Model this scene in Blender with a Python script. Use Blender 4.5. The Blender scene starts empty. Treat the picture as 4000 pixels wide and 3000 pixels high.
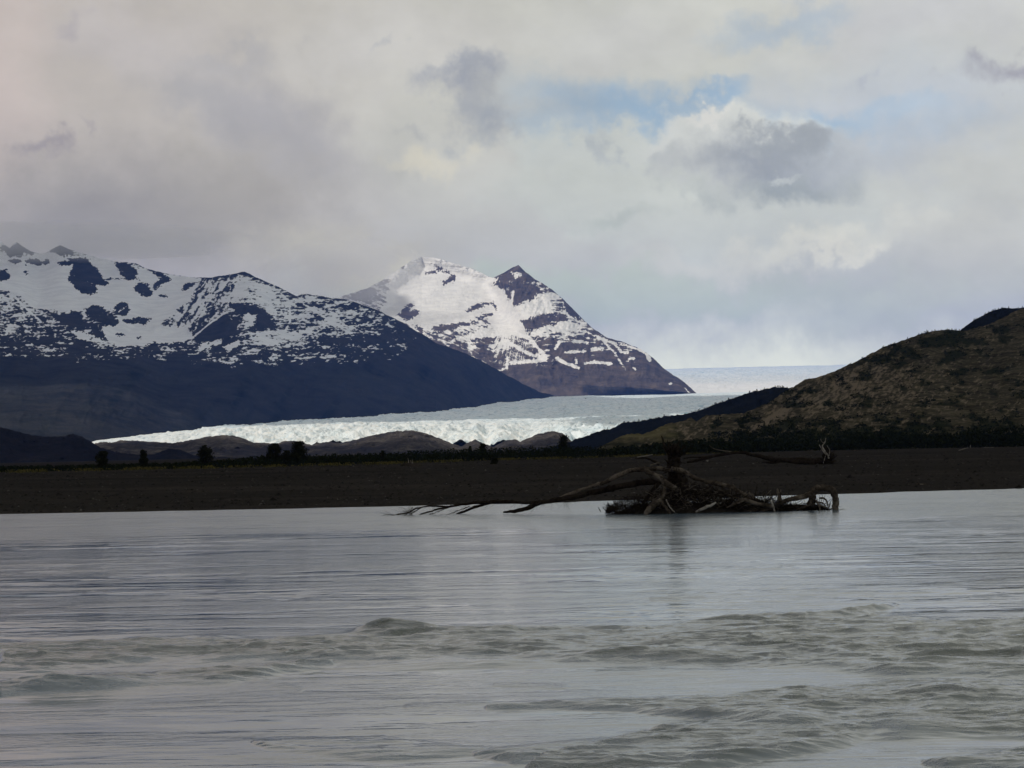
import bpy, math, random
import numpy as np
from mathutils import Matrix, Vector

random.seed(7)
RNG = np.random.default_rng(11)
scene = bpy.context.scene
COL = scene.collection

# ------------------------------------------------------------------ camera
F = 9020.0                      # focal length in photo pixels (4000 wide)
CAMZ = 3.0
PITCH = math.atan(260.0 / F)
ROLL = math.radians(1.2)
cp, sp, cr, sr = math.cos(PITCH), math.sin(PITCH), math.cos(ROLL), math.sin(ROLL)
FW = np.array([0, cp, sp]); U0 = np.array([0, -sp, cp]); R0 = np.array([1.0, 0, 0])
RT = R0 * cr - U0 * sr
UP = R0 * sr + U0 * cr
cam_d = bpy.data.cameras.new('camera')
cam_d.sensor_width = 36.0
cam_d.lens = 36.0 * F / 4000.0
cam_d.clip_start = 0.5
cam_d.clip_end = 120000
cam = bpy.data.objects.new('camera', cam_d)
COL.objects.link(cam)
cam.matrix_world = Matrix(((RT[0], UP[0], -FW[0], 0), (RT[1], UP[1], -FW[1], 0), (RT[2], UP[2], -FW[2], CAMZ), (0, 0, 0, 1)))
scene.camera = cam


def ray(px, py):
    px = np.asarray(px, float); py = np.asarray(py, float)
    d = FW * F + RT * (px[..., None] - 2000) + UP * (1500 - py[..., None])
    return d


def at(px, py, Y):
    """world point seen at a photo position, Y metres ahead of the camera"""
    d = ray(px, py)
    k = np.asarray(Y, float) / d[..., 1]
    P = d * k[..., None]
    P[..., 2] += CAMZ
    return P


def at_plane(px, py, z):
    d = ray(px, py)
    k = (z - CAMZ) / np.minimum(d[..., 2], -1e-3)
    P = d * k[..., None]
    P[..., 2] += CAMZ
    return P


def proj(P):
    d = P - np.array([0, 0, CAMZ])
    w = d @ FW
    return 2000 + F * (d @ RT) / w, 1500 - F * (d @ UP) / w


def hor(px):
    return 1760 - (np.asarray(px, float) - 2000) * math.tan(ROLL)

# ------------------------------------------------------------------ noise
PERM = np.random.default_rng(3).permutation(256)
PERM = np.concatenate([PERM, PERM, PERM])
G3 = np.random.default_rng(5).normal(size=(256, 3)); G3 /= np.linalg.norm(G3, axis=1)[:, None]


def perlin(x, y, z=0.0):
    x, y, z = np.broadcast_arrays(np.asarray(x, float), np.asarray(y, float), np.asarray(z, float))
    xi, yi, zi = np.floor(x).astype(int), np.floor(y).astype(int), np.floor(z).astype(int)
    xf, yf, zf = x - xi, y - yi, z - zi
    u, v, w = [t * t * t * (t * (t * 6 - 15) + 10) for t in (xf, yf, zf)]
    xi &= 255; yi &= 255; zi &= 255

    def g(i, j, k):
        h = PERM[PERM[PERM[(xi + i) & 255] + ((yi + j) & 255)] + ((zi + k) & 255)]
        gr = G3[h]
        return gr[..., 0] * (xf - i) + gr[..., 1] * (yf - j) + gr[..., 2] * (zf - k)
    a = g(0, 0, 0) * (1 - u) + g(1, 0, 0) * u
    b = g(0, 1, 0) * (1 - u) + g(1, 1, 0) * u
    c = g(0, 0, 1) * (1 - u) + g(1, 0, 1) * u
    d = g(0, 1, 1) * (1 - u) + g(1, 1, 1) * u
    return ((a * (1 - v) + b * v) * (1 - w) + (c * (1 - v) + d * v) * w) * 1.6


def fbm(x, y, z=0.0, o=4, gain=0.5):
    s = 0; a = 1; n = 0
    for i in range(o):
        s = s + a * perlin(np.asarray(x) * 2 ** i + 17.3 * i, np.asarray(y) * 2 ** i + 5.1 * i, z)
        n += a; a *= gain
    return s / n


def ridged(x, y, z=0.0, o=4, gain=0.5):
    s = 0; a = 1; n = 0
    for i in range(o):
        s = s + a * (1 - 2 * np.abs(perlin(np.asarray(x) * 2 ** i + 7.7 * i, np.asarray(y) * 2 ** i + 3.3 * i, z)))
        n += a; a *= gain
    return s / n


def sstep(a, b, x):
    t = np.clip((x - a) / (b - a), 0, 1)
    return t * t * (3 - 2 * t)


def interp(pts, x):
    pts = sorted(pts)
    return np.interp(x, [p[0] for p in pts], [p[1] for p in pts])


def poly_sd(X, Y, poly):
    """signed distance to a polygon, positive inside"""
    poly = np.array(poly, float)
    d = np.full(X.shape, 1e9); ins = np.zeros(X.shape, bool)
    n = len(poly)
    for i in range(n):
        a = poly[i]; b = poly[(i + 1) % n]
        e = b - a
        wx, wy = X - a[0], Y - a[1]
        t = np.clip((wx * e[0] + wy * e[1]) / max(e @ e, 1e-9), 0, 1)
        d = np.minimum(d, np.hypot(wx - e[0] * t, wy - e[1] * t))
        c = ((a[1] > Y) != (b[1] > Y))
        if e[1] != 0:
            c &= (X < e[0] * (Y - a[1]) / e[1] + a[0])
            ins ^= c
    return np.where(ins, d, -d)


def line_sd(X, Y, pts, w):
    d = np.full(X.shape, 1e9)
    for a, b in zip(pts[:-1], pts[1:]):
        a = np.array(a, float); b = np.array(b, float); e = b - a
        wx, wy = X - a[0], Y - a[1]
        t = np.clip((wx * e[0] + wy * e[1]) / max(e @ e, 1e-9), 0, 1)
        d = np.minimum(d, np.hypot(wx - e[0] * t, wy - e[1] * t))
    return w - d

# ------------------------------------------------------------------ objects


def tag(o, label, cat, group=None, kind=None):
    o['label'] = label
    o['category'] = cat
    if group: o['group'] = group
    if kind: o['kind'] = kind
    return o


def mesh_obj(name, V, Fc, mat, parent=None, smooth=True, attrs=None, origin=None):
    V = np.asarray(V, float)
    if origin is not None:
        V = V - np.array(origin)
    me = bpy.data.meshes.new(name)
    Fc = np.asarray(Fc, dtype=np.int32)
    k = Fc.shape[1]
    me.vertices.add(len(V)); me.vertices.foreach_set('co', V.astype(np.float32).ravel())
    me.loops.add(Fc.size); me.loops.foreach_set('vertex_index', Fc.ravel())
    me.polygons.add(len(Fc))
    me.polygons.foreach_set('loop_start', np.arange(0, Fc.size, k, dtype=np.int32))
    me.update(calc_edges=True)
    me.polygons.foreach_set('use_smooth', np.full(len(Fc), smooth))
    if attrs:
        for an, av in attrs.items():
            at_ = me.attributes.new(an, 'FLOAT', 'POINT')
            at_.data.foreach_set('value', np.asarray(av, np.float32).ravel())
    me.materials.append(mat)
    me.validate()
    o = bpy.data.objects.new(name, me)
    COL.objects.link(o)
    if origin is not None: o.location = tuple(origin)
    if parent is not None:
        o.parent = parent
        if origin is not None:
            o.location = tuple(np.array(origin) - np.array(parent.location))
    return o


def grid_faces(nr, nc):
    i = np.arange(nr - 1)[:, None] * nc + np.arange(nc - 1)[None, :]
    return np.stack([i, i + 1, i + nc + 1, i + nc], -1).reshape(-1, 4)


def empty(name, loc):
    o = bpy.data.objects.new(name, None)
    o.empty_display_size = 0.3
    o.location = tuple(loc)
    COL.objects.link(o)
    return o

# ------------------------------------------------------------------ material helpers


def lin(r, g, b):
    def c(v):
        v /= 255.0
        return v / 12.92 if v <= 0.04045 else ((v + 0.055) / 1.055) ** 2.4
    return (c(r), c(g), c(b), 1)


class Mat:
    def __init__(s, name):
        s.m = bpy.data.materials.new(name); s.m.use_nodes = True
        s.t = s.m.node_tree; s.n = s.t.nodes; s.l = s.t.links
        s.b = s.n['Principled BSDF']

    def node(s, ty, **kw):
        n = s.n.new(ty)
        for k, v in kw.items():
            if k in n.inputs.keys() if hasattr(n.inputs, 'keys') else False:
                n.inputs[k].default_value = v
            else:
                setattr(n, k, v)
        return n

    def link(s, a, b): s.l.new(a, b)

    def geo(s, scale=(1, 1, 1)):
        g = s.n.new('ShaderNodeTexCoord'); mp = s.n.new('ShaderNodeMapping')
        mp.inputs['Scale'].default_value = scale
        s.link(g.outputs['Object'], mp.inputs['Vector'])
        return mp.outputs['Vector']

    def noise(s, vec, scale, detail=4, rough=0.55, dist=0):
        n = s.n.new('ShaderNodeTexNoise')
        n.inputs['Scale'].default_value = scale; n.inputs['Detail'].default_value = detail
        n.inputs['Roughness'].default_value = rough; n.inputs['Distortion'].default_value = dist
        s.link(vec, n.inputs['Vector'])
        return n.outputs['Fac']

    def ramp(s, fac, stops):
        r = s.n.new('ShaderNodeValToRGB')
        e = r.color_ramp.elements
        while len(e) < len(stops): e.new(0.5)
        for k, (p, c) in enumerate(stops):
            e[k].position = p; e[k].color = c
        s.link(fac, r.inputs['Fac'])
        return r.outputs['Color']

    def mix(s, fac, a, b, mode='MIX'):
        n = s.n.new('ShaderNodeMix'); n.data_type = 'RGBA'; n.blend_type = mode
        for sock, v in ((n.inputs[0], fac), (n.inputs[6], a), (n.inputs[7], b)):
            if hasattr(v, 'node'): s.link(v, sock)
            else: sock.default_value = v
        return n.outputs[2]

    def math(s, op, a, b=0.0, clamp=False):
        n = s.n.new('ShaderNodeMath'); n.operation = op; n.use_clamp = clamp
        for sock, v in ((n.inputs[0], a), (n.inputs[1], b)):
            if hasattr(v, 'node'): s.link(v, sock)
            else: sock.default_value = v
        return n.outputs[0]

    def attr(s, name):
        n = s.n.new('ShaderNodeAttribute'); n.attribute_name = name
        return n.outputs['Fac']

    def mapr(s, v, a, b, c, d, smooth=True):
        n = s.n.new('ShaderNodeMapRange')
        n.interpolation_type = 'SMOOTHSTEP' if smooth else 'LINEAR'
        s.link(v, n.inputs[0])
        for i, q in enumerate((a, b, c, d)): n.inputs[i + 1].default_value = q
        return n.outputs[0]

    def bump(s, h, strength, dist, normal=None):
        n = s.n.new('ShaderNodeBump')
        n.inputs['Strength'].default_value = strength; n.inputs['Distance'].default_value = dist
        s.link(h, n.inputs['Height'])
        if normal is not None: s.link(normal, n.inputs['Normal'])
        return n.outputs['Normal']

    def done(s, color=None, rough=0.9, normal=None, spec=0.2):
        if color is not None:
            if hasattr(color, 'node'): s.link(color, s.b.inputs['Base Color'])
            else: s.b.inputs['Base Color'].default_value = color
        if hasattr(rough, 'node'): s.link(rough, s.b.inputs['Roughness'])
        else: s.b.inputs['Roughness'].default_value = rough
        s.b.inputs['Specular IOR Level'].default_value = spec if spec > .25 else 0.0
        if normal is not None: s.link(normal, s.b.inputs['Normal'])
        return s.m


def C(r, g, b): return (r, g, b, 1)

# ------------------------------------------------------------------ world: Nishita sky behind procedural cloud cover
SUN_DIR = np.array([-0.62, -0.33, 0.71]); SUN_DIR /= np.linalg.norm(SUN_DIR)
SUN_EL = math.asin(SUN_DIR[2]); SUN_ROT = math.atan2(SUN_DIR[0], SUN_DIR[1])


def build_world():
    w = bpy.data.worlds.new('World'); scene.world = w; w.use_nodes = True
    w.cycles.sampling_method = 'MANUAL'; w.cycles.sample_map_resolution = 1024
    t = w.node_tree; N = t.nodes; L = t.links
    bg = N['Background']; bg.inputs['Strength'].default_value = 0.1
    sky = N.new('ShaderNodeTexSky'); sky.sky_type = 'NISHITA'; sky.sun_disc = False
    sky.sun_elevation = SUN_EL; sky.sun_rotation = SUN_ROT; sky.air_density = 1.0; sky.dust_density = 0.3; sky.ozone_density = 1.5
    tc = N.new('ShaderNodeTexCoord'); D = tc.outputs['Generated']

    def vm(op, a, b=None):
        n = N.new('ShaderNodeVectorMath'); n.operation = op
        for sock, v in ((n.inputs[0], a), (n.inputs[1], b)):
            if v is None: continue
            if hasattr(v, 'node'): L.new(v, sock)
            else: sock.default_value = v
        return n

    def noise(scale, detail, stretch=(1, 1, 1), off=(0, 0, 0), src=None, rough=.5):
        mp = N.new('ShaderNodeMapping'); mp.inputs['Scale'].default_value = stretch; mp.inputs['Location'].default_value = off
        L.new(src or D, mp.inputs['Vector'])
        n = N.new('ShaderNodeTexNoise'); n.inputs['Scale'].default_value = scale; n.inputs['Detail'].default_value = detail
        n.inputs['Roughness'].default_value = rough
        L.new(mp.outputs['Vector'], n.inputs['Vector'])
        return n
    n1 = noise(9, 3); n2 = noise(32, 6, rough=.6)
    c1 = vm('SUBTRACT', n1.outputs['Color'], (.5, .5, .5)); c2 = vm('SUBTRACT', n2.outputs['Color'], (.5, .5, .5))
    s1 = vm('MULTIPLY', c1.outputs[0], (.055, 0, .04)); s2 = vm('MULTIPLY', c2.outputs[0], (.055, 0, .036))
    W = vm('ADD', vm('ADD', D, s1.outputs[0]).outputs[0], s2.outputs[0]).outputs[0]
    n3 = noise(70, 5, rough=.6); c3 = vm('SUBTRACT', n3.outputs['Color'], (.5, .5, .5))
    s3 = vm('MULTIPLY', c3.outputs[0], (.030, 0, .020))
    W = vm('ADD', W, s3.outputs[0]).outputs[0]

    def mixc(f, a, b):
        n = N.new('ShaderNodeMix'); n.data_type = 'RGBA'
        for sock, v in ((n.inputs[0], f), (n.inputs[6], a), (n.inputs[7], b)):
            if hasattr(v, 'node'): L.new(v, sock)
            else: sock.default_value = v
        return n.outputs[2]

    def mth(op, a, b=0.0, clamp=False):
        n = N.new('ShaderNodeMath'); n.operation = op; n.use_clamp = clamp
        for sock, v in ((n.inputs[0], a), (n.inputs[1], b)):
            if hasattr(v, 'node'): L.new(v, sock)
            else: sock.default_value = v
        return n.outputs[0]

    def blob(px, py, rx, ry, inner=0.0, outer=1.0, rot=0.0):
        d = ray(np.array(px), np.array(py)); d = d / np.linalg.norm(d)
        a = vm('SUBTRACT', W, (d[0], 0, d[2])).outputs[0]
        a = vm('MULTIPLY', a, (1, 0, 1)).outputs[0]
        if rot:
            r = N.new('ShaderNodeVectorRotate'); r.rotation_type = 'Y_AXIS'; r.inputs['Angle'].default_value = math.radians(rot)
            L.new(a, r.inputs['Vector']); a = r.outputs[0]
        a = vm('MULTIPLY', a, (F / rx, 0, F / ry)).outputs[0]
        ln = vm('LENGTH', a).outputs['Value']
        m = N.new('ShaderNodeMapRange'); m.interpolation_type = 'SMOOTHSTEP'
        L.new(ln, m.inputs[0])
        for i, q in enumerate((inner, outer, 1, 0)): m.inputs[i + 1].default_value = q
        return m.outputs[0]

    def cc(r, g, b, py=700):       # radiance of a cloud that looks like this from the bank, through the valley air
        q = lin(r, g, b)
        el = max(1750 - py, 120) / F
        T = math.exp(-2.1e-5 * min(31000, 1700 / el))
        return tuple(max(.02, (q[i] - (1 - T) * (.17, .34, 1.0)[i] * .40) / T) * 10 * SKYGAIN for i in range(3)) + (1,)

    sep = N.new('ShaderNodeSeparateXYZ'); L.new(D, sep.inputs[0])
    mx = N.new('ShaderNodeMapRange'); mx.interpolation_type = 'SMOOTHSTEP'
    L.new(sep.outputs[0], mx.inputs[0])
    for i, q in enumerate((-.22, .10, 0, 1)): mx.inputs[i + 1].default_value = q
    col = mixc(mx.outputs[0], cc(178, 174, 177), cc(190, 193, 194))
    # broad, soft variations of the overcast
    for (x, y, rx, ry, c, k, inn, rot) in SKY_BLOBS_SOFT:
        col = mixc(mth('MULTIPLY', blob(x, y, rx, ry, inn, 1.0, rot), k), col, cc(*c, y))
    # openings where the blue sky shows
    skyc = vm('MULTIPLY', sky.outputs['Color'], (SKYMUL[0], SKYMUL[1], SKYMUL[2])).outputs[0]
    for (x, y, rx, ry, k, inn, rot) in SKY_HOLES:
        col = mixc(mth('MULTIPLY', blob(x, y, rx, ry, inn, 1.0, rot), k), col, skyc)
    for (x, y, rx, ry, c, k, inn, rot) in SKY_BLOBS:
        col = mixc(mth('MULTIPLY', blob(x, y, rx, ry, inn, 1.0, rot), k), col, cc(*c, y))
    # billow texture
    b1 = noise(14, 5, (1, 1, 1.6), (3, 1, 2), rough=.55)
    b2 = noise(48, 4, (1, 1, 1.5), (1, 5, 2), rough=.6)
    br = mth('ADD', mth('MULTIPLY', mth('SUBTRACT', b1.outputs['Fac'], .5), .42), mth('MULTIPLY', mth('SUBTRACT', b2.outputs['Fac'], .5), .20))
    br = mth('ADD', br, 1.0)
    mz = N.new('ShaderNodeMapRange'); mz.interpolation_type = 'SMOOTHSTEP'
    L.new(sep.outputs[2], mz.inputs[0])
    for i, q in enumerate((.20, .50, 1.0, .70)): mz.inputs[i + 1].default_value = q
    br = mth('MULTIPLY', br, mz.outputs[0])  # upper sky, out of frame, dimmed for darker ripples on the water
    fin = N.new('ShaderNodeVectorMath'); fin.operation = 'SCALE'
    L.new(col, fin.inputs[0]); L.new(br, fin.inputs['Scale'])
    L.new(fin.outputs[0], bg.inputs['Color'])


SKYMUL = (1.12, 1.12, 1.10)
SKYGAIN = 1.03
#  px, py, rx, ry, colour, strength, inner, rotation
SKY_BLOBS_SOFT = [
    (-50, 300, 420, 900, (197, 184, 185), .5, .0, 0),
    (250, 830, 950, 360, (146, 146, 156), .95, .0, 0),
    (900, 820, 560, 420, (156, 155, 160), .85, .15, 25),
    (1050, 430, 560, 280, (163, 163, 171), .9, .1, -25),
    (600, 150, 600, 200, (188, 184, 187), .6, .1, 0),
    (1750, 560, 420, 520, (192, 193, 191), .9, .1, 15),
    (1300, 1000, 600, 200, (176, 175, 174), .8, .1, 0),
    (1450, 1120, 420, 130, (200, 196, 184), .7, .1, 0),
    (1600, 200, 600, 220, (196, 195, 196), .6, .1, 0),
    (2500, 150, 700, 200, (199, 200, 200), .8, .1, 0),
    (3600, 80, 700, 260, (193, 195, 201), .8, .1, 0),
    (3500, 450, 800, 330, (182, 189, 200), .9, .2, 0),
    (2300, 1130, 1700, 130, (171, 182, 184), .85, .2, 0),
    (2850, 1430, 1200, 290, (214, 218, 212), .95, .1, 0),
    (3500, 1180, 900, 120, (180, 188, 190), .7, .1, 5),
    (3900, 1000, 500, 300, (190, 192, 194), .7, .1, 0),
]
SKY_HOLES = [
    (2620, 430, 900, 180, .85, .0, -10),
    (2880, 385, 300, 70, .7, .2, 12),
    (2200, 500, 260, 90, .55, .1, -8),
    (3280, 500, 460, 100, .62, .1, 5),
    (3130, 110, 330, 90, .38, .1, 8),
    (3650, 520, 300, 120, .2, .1, 0),
]
SKY_BLOBS = [
    (2450, 620, 520, 170, (193, 198, 198), .95, .55, -8),
    (2850, 560, 420, 190, (203, 206, 206), .97, .6, 0),
    (3180, 640, 420, 150, (182, 188, 196), .9, .4, 8),
    (2870, 445, 150, 50, (216, 216, 214), .9, .3, 0),
    (2400, 760, 600, 200, (190, 195, 195), .9, .4, 0),
    (2950, 830, 900, 200, (192, 197, 198), .85, .4, 0),
    (2960, 605, 520, 135, (148, 155, 168), .9, .0, -4),
    (3110, 550, 170, 70, (150, 157, 168), .8, .2, 0),
    (3080, 705, 420, 95, (150, 159, 169), .9, .0, -4),
    (2700, 730, 130, 80, (168, 175, 180), .7, .1, -30),
    (3080, 655, 120, 28, (186, 192, 196), .8, .2, 0),
    (2600, 590, 110, 60, (172, 178, 184), .6, .1, 40),
    (2380, 540, 60, 80, (166, 174, 184), .6, .1, 0),
    (2400, 830, 260, 60, (172, 180, 182), .7, .1, 0),
    (3150, 950, 800, 95, (208, 209, 205), .85, .0, 4),
    (3350, 960, 260, 40, (218, 217, 211), .6, .0, 4),
    (1830, 300, 250, 85, (155, 160, 173), .95, .0, 10),
    (1860, 400, 150, 150, (157, 162, 173), .8, .0, 0),
    (1960, 470, 170, 140, (153, 160, 173), .9, .0, 15),
    (1640, 495, 90, 38, (166, 169, 175), .5, .0, 0),
    (1890, 545, 120, 70, (166, 172, 180), .6, .1, 0),
    (1700, 620, 200, 90, (208, 204, 192), .7, .1, 0),
    (1620, 700, 60, 60, (180, 181, 182), .5, .1, 0),
    (3900, 275, 240, 85, (151, 152, 168), .8, .0, 10),
    (4000, 330, 120, 80, (156, 157, 172), .8, .2, 10),
    (3480, 310, 70, 40, (172, 178, 192), .6, .1, 0),
    (190, 590, 150, 52, (148, 145, 158), .75, .0, 0),
    (380, 515, 60, 30, (164, 160, 168), .6, .1, -30),
    (340, 140, 160, 60, (170, 166, 174), .6, .1, 20),
    (1060, 230, 260, 60, (172, 172, 178), .5, .1, 0),
    (860, 380, 160, 110, (166, 166, 172), .5, .1, 0),
    (1570, 215, 90, 28, (172, 175, 182), .6, .1, 20),
]
build_world()

sun_d = bpy.data.lights.new('sun', 'SUN'); sun_d.energy = 2.3; sun_d.angle = math.radians(0.8); sun_d.color = (1.0, 0.94, 0.84)
sun = bpy.data.objects.new('sun', sun_d); COL.objects.link(sun)
sun.rotation_euler = Vector(SUN_DIR).to_track_quat('Z', 'Y').to_euler(); sun.location = (0, 0, 500)

scene.view_settings.view_transform = 'Standard'; scene.view_settings.look = 'None'
scene.view_settings.exposure = 0; scene.view_settings.gamma = 1; scene.view_settings.use_curve_mapping = False
scene.cycles.use_denoising = True
scene.cycles.sample_clamp_indirect = 2.0
scene.cycles.use_adaptive_sampling = False
scene.cycles.max_bounces = 6; scene.cycles.transmission_bounces = 4; scene.cycles.volume_bounces = 1
scene.cycles.caustics_reflective = False; scene.cycles.caustics_refractive = False

# ------------------------------------------------------------------ shore and ground profile
SHORE_PX = [(-900, 2046), (0, 2008), (700, 1996), (1400, 1981), (2100, 1966), (2300, 1958), (3270, 1931), (4000, 1907), (4900, 1884)]
_sp = at_plane(np.array([p[0] for p in SHORE_PX], float), np.array([p[1] for p in SHORE_PX], float), 0.0)
SHX, SHY = _sp[:, 0], _sp[:, 1]


def shore_y(x):
    return np.interp(x, SHX, SHY) + 1.2 * perlin(np.asarray(x) / 9.0, 3.3) + 0.5 * perlin(np.asarray(x) / 2.5, 9.1)


def bar_z(x, y):
    s = y - shore_y(x)
    up = 1.62 * (1 - np.exp(-np.maximum(s, 0) / 75.0))
    dn = np.maximum(s, -40) * 0.075
    z = np.where(s > 0, up, dn)
    w = sstep(2, 25, s) * (1 - sstep(900, 1500, y))
    z = z + w * (0.05 * perlin(x / 60 + 0.004 * y, y / 16.0) + 0.07 * fbm(x / 25, y / 12, o=3))
    # a low terrace step along the bar, as in the photograph
    st = y - (185 + 0.08 * x + 5 * perlin(x / 40.0, 1.7))
    z = z + w * 0.10 * sstep(-5, 5, st) - w * .05
    z = z + sstep(0.5, 6, s) * (1 - sstep(6, 20, s)) * .05 * perlin(x / 4.0, y / 3.0)
    return z


def ground_hit(px, py):
    """distance at which the line of sight to a photo position meets the bar"""
    ys = np.linspace(100, 900, 3200)
    P = at(np.full(ys.shape, float(px)), np.full(ys.shape, float(py)), ys)
    g = bar_z(P[:, 0], P[:, 1])
    k = np.argmax(P[:, 2] < g)
    if P[k, 2] >= g[k]: k = 1600
    return ys[k]


def make_ground():
    ys = np.concatenate([np.linspace(-250, 85, 14), np.linspace(90, 125, 20), np.linspace(125.5, 175, 170), np.geomspace(176, 620, 420), np.geomspace(640, 29000, 60)])
    s = np.linspace(-1, 1, 900)
    s = np.sign(s) * (0.72 * np.abs(s) + 0.28 * np.abs(s) ** 5)
    Yg, S = np.meshgrid(ys, s, indexing='ij')
    X = S * np.maximum(Yg * 0.36, 55) * 1.0
    X = X + np.sign(S) * np.maximum(np.abs(S) - .72, 0) * np.maximum(Yg, 300) * 2.0
    Z = bar_z(X, Yg)
    Z = np.where(Yg > 2500, 1.5 + 0 * Z, Z)
    V = np.stack([X, Yg, Z], -1).reshape(-1, 3)
    m = Mat('river_gravel')
    v = m.geo()
    n1 = m.noise(v, 0.045, 4); n2 = m.noise(v, 9.0, 3, .7); n3 = m.noise(m.geo((1, .35, 1)), 0.3, 5, .65)
    col = m.ramp(n2, [(0.30, C(.012, .0112, .0105)), (0.5, C(.028, .0258, .0242)), (0.66, C(.046, .042, .039)), (0.82, C(.080, .075, .070))])
    col = m.mix(m.mapr(n1, .35, .7, 0, .45), col, C(.016, .015, .0145))
    col = m.mix(m.mapr(n3, .52, .70, 0, .5), col, C(.040, .035, .031))
    n4 = m.noise(m.geo((.022, .07, 1)), 1.0, 5, .65)
    col = m.mix(m.mapr(n4, .50, .64, 0, .38), col, C(.050, .044, .040))
    col = m.mix(m.mapr(n4, .46, .34, 0, .5), col, C(.014, .013, .0125))
    nb = m.bump(n2, .8, .06)
    mesh_obj_ = mesh_obj('ground', V, grid_faces(*Yg.shape), m.done(col, .92, nb, .15))
    tag(mesh_obj_, 'dark grey gravel bar and valley floor behind the river', 'ground', kind='structure')


make_ground()

# ------------------------------------------------------------------ river
ROUGH = [  # turbulent zones seen in the photo, as outlines on the water plane (photo pixels of their corners)
    ([(0, 2530), (500, 2505), (1000, 2510), (1350, 2480), (1560, 2445), (1700, 2465), (2300, 2462), (2600, 2450), (2900, 2410), (3250, 2395), (3500, 2365), (3350, 2410), (3150, 2430), (3500, 2420), (4300, 2425), (4300, 2650), (3500, 2640), (2900, 2600), (2300, 2585), (2000, 2570), (1500, 2590), (1000, 2575), (500, 2590), (0, 2620)], 1.0),
    ([(-100, 2700), (150, 2650), (600, 2640), (900, 2610), (1300, 2600), (900, 2660), (400, 2690), (0, 2720)], .9),
    ([(1900, 2760), (2500, 2740), (3000, 2710), (3500, 2668), (4300, 2680), (4300, 2900), (3600, 2870), (3200, 2850), (2900, 2830), (2500, 2780)], .95),
    ([(2100, 2960), (2600, 2850), (3100, 2800), (3500, 2830), (3300, 2900), (2900, 2980), (2400, 3080), (2000, 3050)], .9),
    ([(1850, 2945), (2300, 2900), (2600, 2890), (2300, 2950), (2000, 2980)], .6),
    ([(3600, 2980), (4000, 2940), (4300, 2950), (4300, 3020), (3700, 3010)], .8),
    ([(1000, 2900), (1500, 2880), (1900, 2930), (1500, 2960), (1050, 2930)], .4),
]
STREAKS = [  # narrow lines where a current edge or a standing wave shows
    ([(0, 2215), (300, 2195), (620, 2190)], 9, .5), ([(950, 2235), (1250, 2215), (1550, 2215)], 9, .45),
    ([(0, 2250), (350, 2225), (500, 2228)], 10, .5), ([(700, 2240), (1100, 2225)], 8, .4),
    ([(0, 2400), (300, 2372), (500, 2350), (700, 2350)], 8, .45),
    ([(2550, 2343), (2750, 2335)], 6, .8), ([(2950, 2312), (3300, 2312), (3420, 2322)], 6, .7),
    ([(3650, 2285), (4000, 2260)], 8, .7), ([(2700, 2225), (3100, 2215)], 6, .5), ([(3600, 2180), (4000, 2165)], 8, .7),
    ([(2000, 2195), (2400, 2185)], 6, .4), ([(600, 2690), (900, 2600), (1300, 2590)], 9, .5),
    ([(1940, 2670), (2200, 2680)], 7, .6), ([(2250, 2585), (2650, 2602), (2900, 2610)], 9, .8),
    ([(1000, 2660), (1170, 2695)], 8, .5), ([(1100, 2905), (1350, 2895)], 8, .5), 
    ([(600, 2755), (850, 2740)], 7, .35), ([(1600, 2760), (1900, 2745)], 8, .45),
]


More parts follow.
